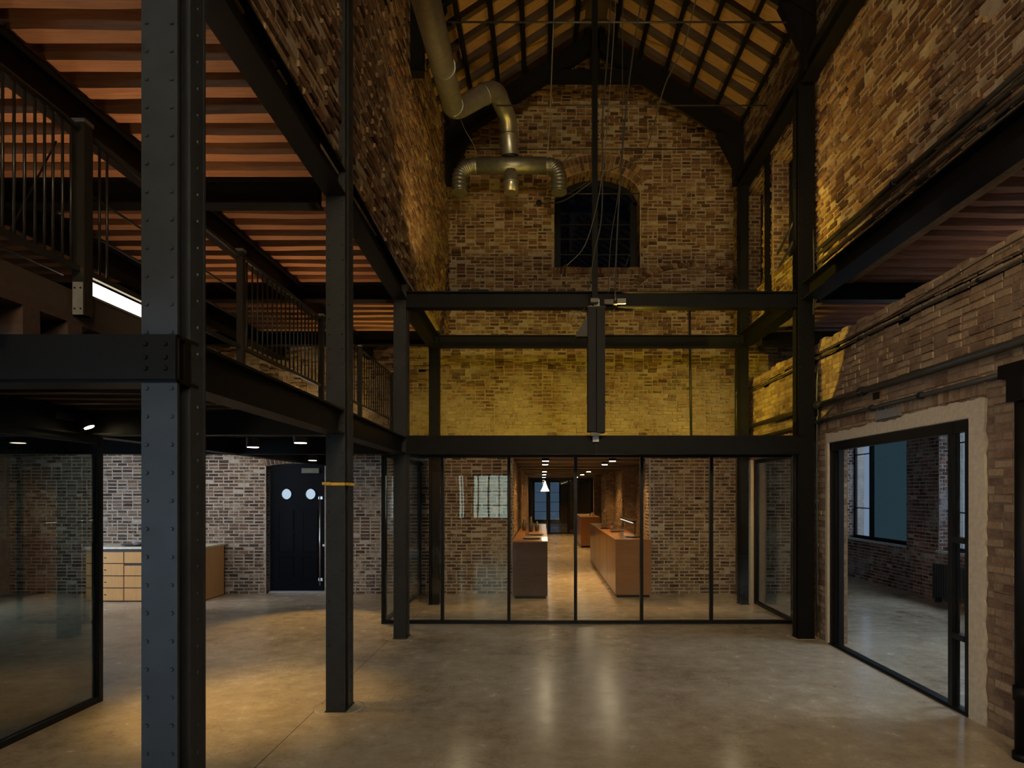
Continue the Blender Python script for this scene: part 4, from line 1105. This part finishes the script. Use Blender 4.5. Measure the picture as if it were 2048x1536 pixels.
# ------------------------------------------------------------------ duct
def duct_pt(px, py, Y): return Vector((wx(px, Y), Y, wz(py, Y)))
dt = thing('ventilation_duct', 'shiny galvanised duct with bends descending to a branched outlet', 'duct', tuple(duct_pt(1020, 315, 11.2)))
A0 = duct_pt(842, -40, 6.3); A = duct_pt(858, 0, 6.84); B = duct_pt(908, 222, 10.0); Cc = duct_pt(990, 176, 10.35); D = duct_pt(1015, 235, 11.1); E = duct_pt(1020, 312, 11.2)
def elbow(p, a, b, r):
    da = (a-p).normalized(); db = (b-p).normalized(); out = []
    s0 = p+da*r; s1 = p+db*r
    for k in range(9):
        t = k/8; out.append((s0*(1-t)+p*t)*(1-t) + (p*(1-t)+s1*t)*t)
    return out
R_ = 0.152
MB().tube([A0, B+(A0-B).normalized()*0.26], R_, 28, False).build('long_run', M['duct'], dt)
MB().tube(elbow(B, A0, Cc, 0.26), R_, 28, False).build('lower_bend', M['duct'], dt)
MB().tube([B+(Cc-B).normalized()*0.26, Cc+(B-Cc).normalized()*0.24], R_, 28, False).build('slanted_run', M['duct'], dt)
MB().tube(elbow(Cc, B, D, 0.24), R_, 28, False).build('upper_bend', M['duct'], dt)
MB().tube([Cc+(D-Cc).normalized()*0.24, D, E], R_*0.97, 28, False).build('drop_pipe', M['duct'], dt)
mid_ = D + (E-D)*0.48
for c, d_ in ((mid_, (E-D).normalized()), (B+(A0-B).normalized()*0.27, (A0-B).normalized()), (Cc+(B-Cc).normalized()*0.25, (B-Cc).normalized()), (A0+(B-A0)*0.55, (B-A0).normalized())):
    MB().tube([c-d_*0.012, c+d_*0.012], R_+0.012, 28).build('joint_band', M['hose'], dt)
TY = 11.2; zT = wz(331, TY); xa, xb = wx(955, TY), wx(1092, TY)
tp = MB().tube([(xa, TY, zT), (xb, TY, zT)], 0.14, 24).build('branch_pipe', M['hose'], dt)
MB().tube([E+Vector((0, 0, 0.03)), (E.x, TY, zT+0.1)], R_*0.9, 24).build('collar', M['black'], dt)
st = MB().tube([(E.x+0.02, TY, zT-0.1), (E.x+0.02, TY, wz(386, TY))], [0.12, 0.125], 20).build('centre_outlet', M['duct'], dt)
MB().tube([(E.x+0.02, TY, wz(366, TY)), (E.x+0.02, TY, wz(364, TY))], 0.14, 20).build('outlet_band', M['hose'], st)
for pts in ([(xa+0.05, TY, zT), (wx(938, TY), TY, zT-0.02), (wx(921, TY), TY-0.02, wz(350, TY)), (wx(920, TY), TY-0.05, wz(388, TY))], [(xb-0.05, TY, zT), (wx(1105, TY), TY, zT-0.01), (wx(1117, TY), TY-0.02, wz(352, TY)), (wx(1118, TY), TY-0.05, wz(388, TY))]):
    p = spline(pts, 14)
    rs = [0.125 + (0.012 if k % 3 == 0 else -0.006) for k in range(len(p))]
    MB().tube(p, rs, 20).build('flexible_hose', M['hose'], dt)

# ------------------------------------------------------------------ hanging rig in the middle of the hall
YH = Y3-0.16
hr = thing('hanging_post', 'square black hanger post dropping from the roof ridge', 'post', (wx(1190, YH), YH, 4.4))
MB().box(wx(1184, YH), wx(1195, YH), YH-0.035, YH+0.035, wz(600, YH), 9.9).build('shaft', M['steel'], hr)
MB().box(wx(1181, YH), wx(1197, YH), YH-0.04, YH+0.04, wz(606, YH), wz(598, YH)).build('shoe', M['conduit'], hr)
sp = thing('column_speaker', 'tall black column-shaped unit hung between the two front beams', 'speaker', (wx(1192, YH), YH, 2.7))
MB().box(wx(1175, YH), wx(1191, YH), YH-0.09, YH+0.09, wz(864, YH), wz(617, YH)).build('cabinet_half', M['black'], sp)
MB().box(wx(1192.5, YH), wx(1209, YH), YH-0.08, YH+0.09, wz(866, YH), wz(616, YH)).build('cabinet_half', M['black'], sp)
MB().box(wx(1174, YH), wx(1210, YH), YH-0.07, YH+0.07, wz(618, YH), wz(615, YH)).build('top_cap', M['conduit'], sp)
MB().box(wx(1181, YH), wx(1200, YH), YH-0.05, YH+0.05, wz(872, YH), wz(865, YH)).build('foot', M['conduit'], sp)
bxs = MB().box(wx(1185, Y3), wx(1197, Y3), Y3-0.05, Y3-0.004, wz(884, Y3), wz(869, Y3)).build('junction_box', M['white'], None, 'small white box on the beam below the column-shaped unit', 'box')
MB().tube([(wx(1191, Y3), Y3-0.02, wz(884, Y3)), (wx(1191, Y3), Y3-0.02, wz(908, Y3))], 0.006, 6).build('drop_cable', M['cable'], None, 'short cable below the small white box', 'cable')
MB().box(wx(1187, Y3), wx(1198, Y3), Y3-0.08, Y3-0.004, wz(615, Y3), wz(602, Y3)).build('cable_clamp', M['white'], None, 'small white clamp above the column-shaped unit', 'clamp')
rt = thing('wireless_unit', 'pale two-winged wireless unit hung on the upper beam', 'device', (wx(1230, Y3), Y3-0.1, 4.3))
MB().hexa([(wx(1207, Y3), Y3-0.12, wz(613, Y3)), (wx(1226, Y3), Y3-0.06, wz(611, Y3)), (wx(1226, Y3), Y3-0.03, wz(611, Y3)), (wx(1207, Y3), Y3-0.09, wz(613, Y3)), (wx(1207, Y3), Y3-0.12, wz(604, Y3)), (wx(1226, Y3), Y3-0.06, wz(601, Y3)), (wx(1226, Y3), Y3-0.03, wz(601, Y3)), (wx(1207, Y3), Y3-0.09, wz(604, Y3))]).build('wing', M['grey'], rt)
MB().box(wx(1232, Y3), wx(1250, Y3), Y3-0.09, Y3-0.05, wz(611, Y3), wz(601, Y3)).build('wing', M['grey'], rt)
MB().box(wx(1226, Y3), wx(1233, Y3), Y3-0.1, Y3-0.02, wz(612, Y3), wz(597, Y3)).build('stem', M['black'], rt)
# flood lamp aimed at the gable
fl = thing('flood_lamp', 'small metal flood lamp clipped beside the column-shaped unit', 'lamp', (wx(1163, YH), YH, wz(650, YH)))
fx, fz = wx(1166, YH), wz(655, YH)
MB().hexa([(fx-0.10, YH-0.03, fz-0.12), (fx+0.06, YH-0.03, fz-0.12), (fx+0.06, YH+0.09, fz-0.12), (fx-0.10, YH+0.09, fz-0.12), (fx+0.02, YH-0.02, fz+0.10), (fx+0.07, YH-0.02, fz+0.10), (fx+0.07, YH+0.05, fz+0.10), (fx+0.02, YH+0.05, fz+0.10)]).build('housing', M['cable'], fl)
MB().box(fx-0.08, fx+0.05, YH+0.0, YH+0.08, fz-0.124, fz-0.12).build('lens', M['black'], fl)
MB().bar((fx+0.04, YH, fz+0.08), (fx+0.1, YH, fz+0.28), 0.02, 0.02).build('arm', M['conduit'], fl)

def cable(label, pts, r=0.006, mat='cable', grp=None):
    MB().tube(spline(pts, 6), r, 6).build('cable', M[mat], None, label, 'cable', grp)
def cp(px, py, Y): return (wx(px, Y), Y, wz(py, Y))
cable('dark cable falling closest to the hanger post', [cp(1222, -10, 8.2), cp(1215, 110, 8.2), cp(1205, 240, 8.2), cp(1204, 420, 8.2), cp(1190, 500, 8.2), cp(1176, 580, 8.25)], 0.010)
cable('pale cable looping across the arched window', [cp(1232, -10, 8.1), cp(1224, 120, 8.1), cp(1210, 300, 8.1), cp(1196, 400, 8.1), cp(1170, 490, 8.1), cp(1133, 532, 8.1)], 0.006, 'cable_lt')
cable('thick bundle of cables descending to the wireless unit', [cp(1285, -10, 8.2), cp(1268, 90, 8.2), cp(1250, 240, 8.2), cp(1238, 400, 8.25), cp(1232, 520, 8.3), cp(1230, 600, 8.3)], 0.011)
cable('thin straight cable left of the wireless unit cable', [cp(1246, -10, 8.15), cp(1245, 110, 8.15), cp(1243, 330, 8.15), cp(1222, 480, 8.2), cp(1216, 590, 8.2)], 0.006)
cable('black cable swinging out towards the gable brick', [cp(1394, -10, 8.6), cp(1368, 90, 9.0), cp(1330, 170, 9.6), cp(1305, 260, 10.2), cp(1285, 312, 10.6), cp(1235, 335, 10.8), cp(1195, 355, 10.9), cp(1130, 400, 11.3), cp(1080, 408, 11.9)], 0.010)
cable('slim rod-like cable beside the duct', [cp(1109, -10, 8.3), cp(1105, 100, 8.6), cp(1101, 205, 9.0), cp(1096, 300, 9.3)], 0.008, 'cable_lt')
cable('thin wire trailing from the duct bend', [cp(912, 210, 9.79), cp(928, 255, 9.8), cp(945, 285, 9.9), cp(957, 315, 10.0)], 0.005, 'cable_lt')
cable('thin cable drooping from hose to window bar', [cp(1150, 300, 11.4), cp(1115, 340, 11.4), cp(1088, 400, 11.9), cp(1140, 385, 11.6), cp(1195, 350, 11.0)], 0.007)
cable('coil of pale cable under the upper beam', [cp(1170, 612, 8.44), cp(1165, 622, 8.3), cp(1140, 622, 8.2), cp(1137, 640, 8.2), cp(1150, 650, 8.2), cp(1163, 630, 8.2), cp(1150, 624, 8.2), cp(1142, 640, 8.2)], 0.006, 'cable_lt')
cable('pale cable curling from unit to wireless device', [cp(1209, 628, 8.2), cp(1220, 628, 8.2), cp(1230, 618, 8.2)], 0.006, 'cable_lt')
MB().tube([(wx(1379, YB-0.04), YB-0.05, wz(622, YB)), (wx(1382, YB-0.04), YB-0.05, 2.95)], 0.022, 10).build('wall_pipe', M['conduit'], None, 'thin dark pipe running down the yellow-lit brick', 'pipe')
MB().tube([(wx(1472, YB-0.04), YB-0.06, wz(700, YB)), (wx(1472, YB-0.04), YB-0.06, 2.7)], 0.03, 10).build('wall_pipe', M['conduit'], None, 'dark pipe in the corner of the gable beside the rear column', 'pipe')
MB().lathe((wx(1078, YB), YB-0.02, wz(408, YB)), [(0.05, 0), (0.05, 0.05), (0.02, 0.06)], 12, (0, -1, 0)).build('wall_anchor', M['black'], None, 'black anchor knob on the brick beside the arched window', 'anchor')

# ------------------------------------------------------------------ conduits on the right wall
XC = XLOW - 0.05
def run(label, z, y0, y1, r, mat='conduit', x=XC, name='conduit', clips=()):
    x -= r*0.9
    t = thing(name, label, 'pipe', (x, y0, z))
    MB().tube([(x, y0, z), (x, y1, z)], r, 10).build('pipe', M[mat], t)
    for y in clips: MB().tube([(x, y-0.02, z), (x, y+0.02, z)], r*1.6, 10).build('clip', M['black'], t)
    return t
run('dark cable conduit just below the brick ledge', 3.635, 3.0, 11.5, 0.012, 'cable', clips=(4.2, 5.3, 6.4, 7.3, 8.3))
run('thick dark pipe along the brick above the doorway', 3.02, 3.0, 11.2, 0.034, 'conduit', clips=(4.4, 7.2, 8.35))
run('thinner pipe right above the doorway plaster', 2.81, 4.95, 11.0, 0.022, 'conduit', clips=(4.9, 6.1, 7.0, 8.3))
run('upper conduit on the wall over the edge beam', 5.00, 2.8, 8.3, 0.022, 'conduit', XR-0.05, clips=(4.5, 6.5))
run('middle conduit on the wall over the edge beam', 4.93, 2.8, 8.3, 0.018, 'conduit', XR-0.05)
run('lowest conduit on the wall over the edge beam', 4.82, 2.8, 8.3, 0.018, 'conduit', XR-0.05, clips=(5.2,))
cable('loose black cable sagging along the ledge brick', [(XC, 3.6, 3.86), (XC-0.01, 4.4, 3.80), (XC, 5.4, 3.79), (XC-0.01, 6.4, 3.72), (XC, 7.3, 3.70), (XC, 8.4, 3.69)], 0.006)
cable('black cable hooked between the two wall pipes', [(XC-0.1, 7.1, 3.0), (XC-0.11, 7.6, 2.95), (XC-0.1, 8.0, 2.84), (XC-0.1, 8.3, 2.78)], 0.008)
for z in (5.58, 5.32):
    MB().tube([(3.40, 8.75, z), (3.62, 10.0, z)], 0.02, 8).build('guard_bar', M['conduit'], None, 'upper guard bar across the window' if z > 5.5 else 'lower guard bar across the window', 'bar')
cable('vertical cable down the face of the doorway column', [(3.50, Y3-0.03, 5.3), (3.51, Y3-0.03, 4.6), (3.50, Y3-0.03, 4.2)], 0.010, 'conduit')
cable('cable pipe clipped to the doorway column above the floor beam', [(3.56, Y3-0.02, 3.5), (3.55, Y3-0.02, 3.1), (3.57, Y3-0.02, 2.9), (3.55, Y3-0.02, 2.6), (3.56, Y3-0.02, 0.1)], 0.010, 'conduit')
b2 = MB().box(XLOW-0.05, XLOW, wx(1,1)*0+6.52, 6.98, 2.675, 2.765).build('junction_box', M['grey'], None, 'flat grey junction box over the doorway', 'box')
hb = thing('vent_niche', 'small square dark recess box in the brick above the pipes', 'box', (XLOW, 7.0, 2.9))
MB().box(XLOW-0.02, XLOW+0.0, 6.92, 7.10, 2.895, 2.99).build('rim', M['counter'], hb)
MB().box(XLOW-0.023, XLOW-0.019, 6.94, 7.08, 2.905, 2.98).build('hollow', M['black'], hb)
# downpipe at the right edge
dp = thing('downpipe', 'black cast-iron downpipe beside the doorway', 'pipe', (3.42, 4.62, 0))
MB().tube([(3.42, 4.62, 0.0), (3.42, 4.62, 2.72)], 0.055, 16).build('pipe', M['steel'], dp)
MB().tube([(3.42, 4.62, 0.42), (3.42, 4.62, 0.52)], 0.066, 16).build('socket', M['steel'], dp)
MB().tube([(3.42, 4.62, 0.0), (3.42, 4.62, 0.05)], 0.07, 16).build('shoe', M['steel'], dp)
MB().box(3.35, 3.52, 4.54, 4.70, 2.55, 2.74).build('head_box', M['steel'], dp)
MB().bar((3.48, 4.9, 2.80), (3.48, 3.2, 2.80), 0.10, 0.10).build('branch', M['steel'], dp)
# projector on the ledge and lamp under the far beam
pj = thing('ledge_panel', 'pale tilted panel resting on the brick ledge behind the column', 'panel', (3.9, 10.2, 3.9))
MB().hexa([(3.75, 9.6, 3.9), (4.5, 9.6, 4.1), (4.5, 10.6, 4.1), (3.75, 10.6, 3.9), (3.75, 9.6, 3.93), (4.5, 9.6, 4.13), (4.5, 10.6, 4.13), (3.75, 10.6, 3.93)]).build('sheet', M['grey'], pj)

# ------------------------------------------------------------------ radiator
rd = thing('radiator', 'black cast-iron column radiator under the side-room window', 'radiator', (6.86, 10.7, 0))
k = 0; y = 10.45
while y < 11.30:
    mb = MB(); mb.box(6.80, 6.95, y, y+0.045, 0.10, 0.66); mb.build('section', M['radiator'], rd); y += 0.065
for y in (10.47, 11.27): MB().box(6.82, 6.93, y, y+0.04, 0.0, 0.12).build('foot', M['radiator'], rd)
MB().tube([(6.87, 10.45, 0.18), (6.87, 11.32, 0.18)], 0.025, 8).build('header_pipe', M['radiator'], rd)

# ------------------------------------------------------------------ lamps
def spot(name, loc, target, power, size, blend, col, parent=None, radius=0.03):
    d = bpy.data.lights.new(name, 'SPOT'); d.energy = power; d.spot_size = math.radians(size); d.spot_blend = blend; d.color = col; d.shadow_soft_size = radius
    o = bpy.data.objects.new(name, d); C.objects.link(o); o.location = loc
    v = Vector(target)-Vector(loc); o.rotation_euler = v.to_track_quat('-Z', 'Y').to_euler()
    return o
def downlight(label, x, y, z, power, size=70, col=(1.0, 0.68, 0.34), lens='lamp', target=None, r=0.062, blend=0.6, grp=None):
    top = 2.765 if x < -2 else z+0.06
    t = thing('downlight', label, 'lamp', (x, y, z), grp)
    MB().tube([(x, y, z+0.005), (x, y, top)], r+0.012, 18).build('ring', M['black'], t)
    MB().lathe((x, y, z-0.002), [(r, 0), (r, 0.006)], 18).build('lens', M[lens], t)
    spot('downlight_lamp', (x, y, z-0.012), target or (x, y, 0), power, size, blend, col)
for i, y in enumerate((13.0, 14.65, 19.7, 23.0, 27.0)):
    nm = ['first', 'second', 'third', 'fourth', 'fifth'][i]
    downlight(nm + ' ceiling downlight over the dark-fronted counter side of the passage', 0.06, y, 2.525, 135, 140, (1.0, 0.56, 0.19))
    downlight(nm + ' ceiling downlight over the bar-lamp counter side of the passage', 1.40, y, 2.525, 180, 140, (1.0, 0.56, 0.19))
downlight('recessed downlight under the mezzanine close to the strapped column', -2.55, 6.85, 2.42, 75, 70, (1.0, 0.64, 0.24), 'lamp_w', (-2.75, 6.0, 0))
downlight('recessed downlight under the mezzanine in front of the navy door', -3.34, 7.5, 2.42, 35, 90, (1.0, 0.75, 0.5), 'lamp_w', (-3.6, 8.3, 0))
downlight('small recessed downlight nearest the navy door', -3.75, 10.6, 2.42, 210, 64, (1.0, 0.62, 0.20), 'lamp_w', (-3.3, 9.2, 0))
downlight('recessed downlight over the honey veneer cabinet', -6.9, 9.6, 2.5, 110, 110, (0.95, 0.92, 1.0), 'lamp_w', (-6.9, 12.2, 1.1))
downlight('recessed downlight washing the brick beside the navy door', -5.4, 10.2, 2.5, 70, 110, (1.0, 0.88, 0.75), 'lamp_w', (-5.4, 12.2, 1.0))
# swivel spotlight on the beam over the smoky glass
sx, sy, sz = -3.86, 5.5, 2.50
ss = thing('spotlight', 'glaring swivel spotlight on the beam over the smoky glass', 'lamp', (sx, sy, sz))
MB().box(-3.97, -3.93, sy-0.25, sy+0.05, 2.50, 2.56).build('mount', M['black'], ss)
MB().tube([(-3.93, sy-0.02, 2.53), (sx, sy, sz)], 0.012, 8).build('arm', M['black'], ss)
dirv = (Vector((-2.75, 5.75, 0))-Vector((sx, sy, sz))).normalized()
MB().tube([Vector((sx, sy, sz))-dirv*0.07, Vector((sx, sy, sz))+dirv*0.05], 0.042, 16).build('can', M['black'], ss)
MB().tube([Vector((sx, sy, sz))+dirv*0.051, Vector((sx, sy, sz))+dirv*0.056], 0.038, 16).build('lens', mat_emit('spot_lens', (1.0, 0.8, 0.45), 40), ss)
spot('spotlight_lamp', Vector((sx, sy, sz))+dirv*0.07, (-2.75, 5.75, 0), 230, 56, 1.0, (1.0, 0.60, 0.16))
# the yellow wall-washers that stand on top of the vestibule ceiling and behind the front beam
def washer(label, x, y, z, target, power, size, col, blend=0.15, r=0.05):
    t = thing('wall_washer', label, 'lamp', (x, y, z))
    MB().box(x-0.12, x+0.12, y-0.06, y+0.06, z-0.07, z+0.045).build('housing', M['black'], t)
    MB().box(x-0.10, x+0.10, y+0.061, y+0.064, z-0.05, z+0.035).build('lens', M['flood'], t)
    spot('washer_lamp', (x, y+0.09, z), target, power, size, blend, col, None, r)
YEL = (1.0, 0.74, 0.05)
washer('yellow wall washer on the vestibule roof near the edge beam', -0.6, 9.7, 2.676, (-0.8, YB, 5.2), 130, 150, YEL, 0.6)
washer('yellow wall washer on the vestibule roof near the doorway column', 2.4, 9.7, 2.676, (2.4, YB, 5.2), 130, 150, YEL, 0.6)
spot('flood_lamp_light', (wx(1216, YH), YH+0.1, fz-0.02), (3.62, 9.35, 4.3), 330, 69, 0.04, YEL, None, 0.015)
for x, lb in ((0.55, 'downlight in the vestibule ceiling facing the reflected-window pane'), (2.55, 'downlight in the vestibule ceiling over the bare brick pier')):
    downlight(lb, -1.25 if x < 1 else 2.9, 9.9, 2.50, 85, 110, (1.0, 0.60, 0.25), 'lamp', (-1.25 if x < 1 else 2.75, 12.2, 0.9))
def added_roof_uplight(label, x, power):  # hidden lamps added on the front beam to brighten the roof
    t = thing('added_roof_uplight', label, 'lamp', (x, Y3+0.09, 4.52))
    MB().box(x-0.2, x+0.2, Y3+0.05, Y3+0.15, 4.516, 4.55).build('housing', M['black'], t)
    MB().box(x-0.19, x+0.19, Y3+0.06, Y3+0.14, 4.5502, 4.5508).build('lens', M['flood'], t)
    spot('added_roof_uplight_lamp', (x, Y3+0.1, 4.57), (x, 9.6, 9.5), power, 120, 0.8, (1.0, 0.66, 0.22))
added_roof_uplight('added slim lamp on the upper front beam, duct side', -0.9, 115)
added_roof_uplight('added slim lamp on the upper front beam, window side', 2.6, 115)
# unseen track spot added beside the camera to brighten the opposite brick wall
tk = thing('added_track_spot', 'added track spot on the upper edge beam in the foremost bay', 'lamp', (-1.74, 0.9, 4.3))
MB().tube([(-1.74, 0.9, 4.46), (-1.74, 0.9, 4.32)], 0.012, 8).build('stem', M['black'], tk)
MB().tube([(-1.80, 0.86, 4.33), (-1.66, 0.98, 4.27)], 0.05, 16).build('can', M['black'], tk)
spot('added_track_spot_lamp', (-1.63, 1.0, 4.26), (3.62, 6.2, 3.1), 420, 80, 0.9, (1.0, 0.68, 0.38), None, 0.06)
spot('flood_lamp_light', (wx(1216, YH), YH+0.1, fz+0.06), (3.58, 7.7, 6.6), 260, 62, 0.35, (1.0, 0.66, 0.12), None, 0.015)
washer('added warm wall washer on the mezzanine floor facing the end brick', -4.6, 10.9, 2.90, (-4.6, YB, 3.7), 55, 150, (1.0, 0.76, 0.46), 0.7)  # unseen lamp added to brighten the mezzanine end wall
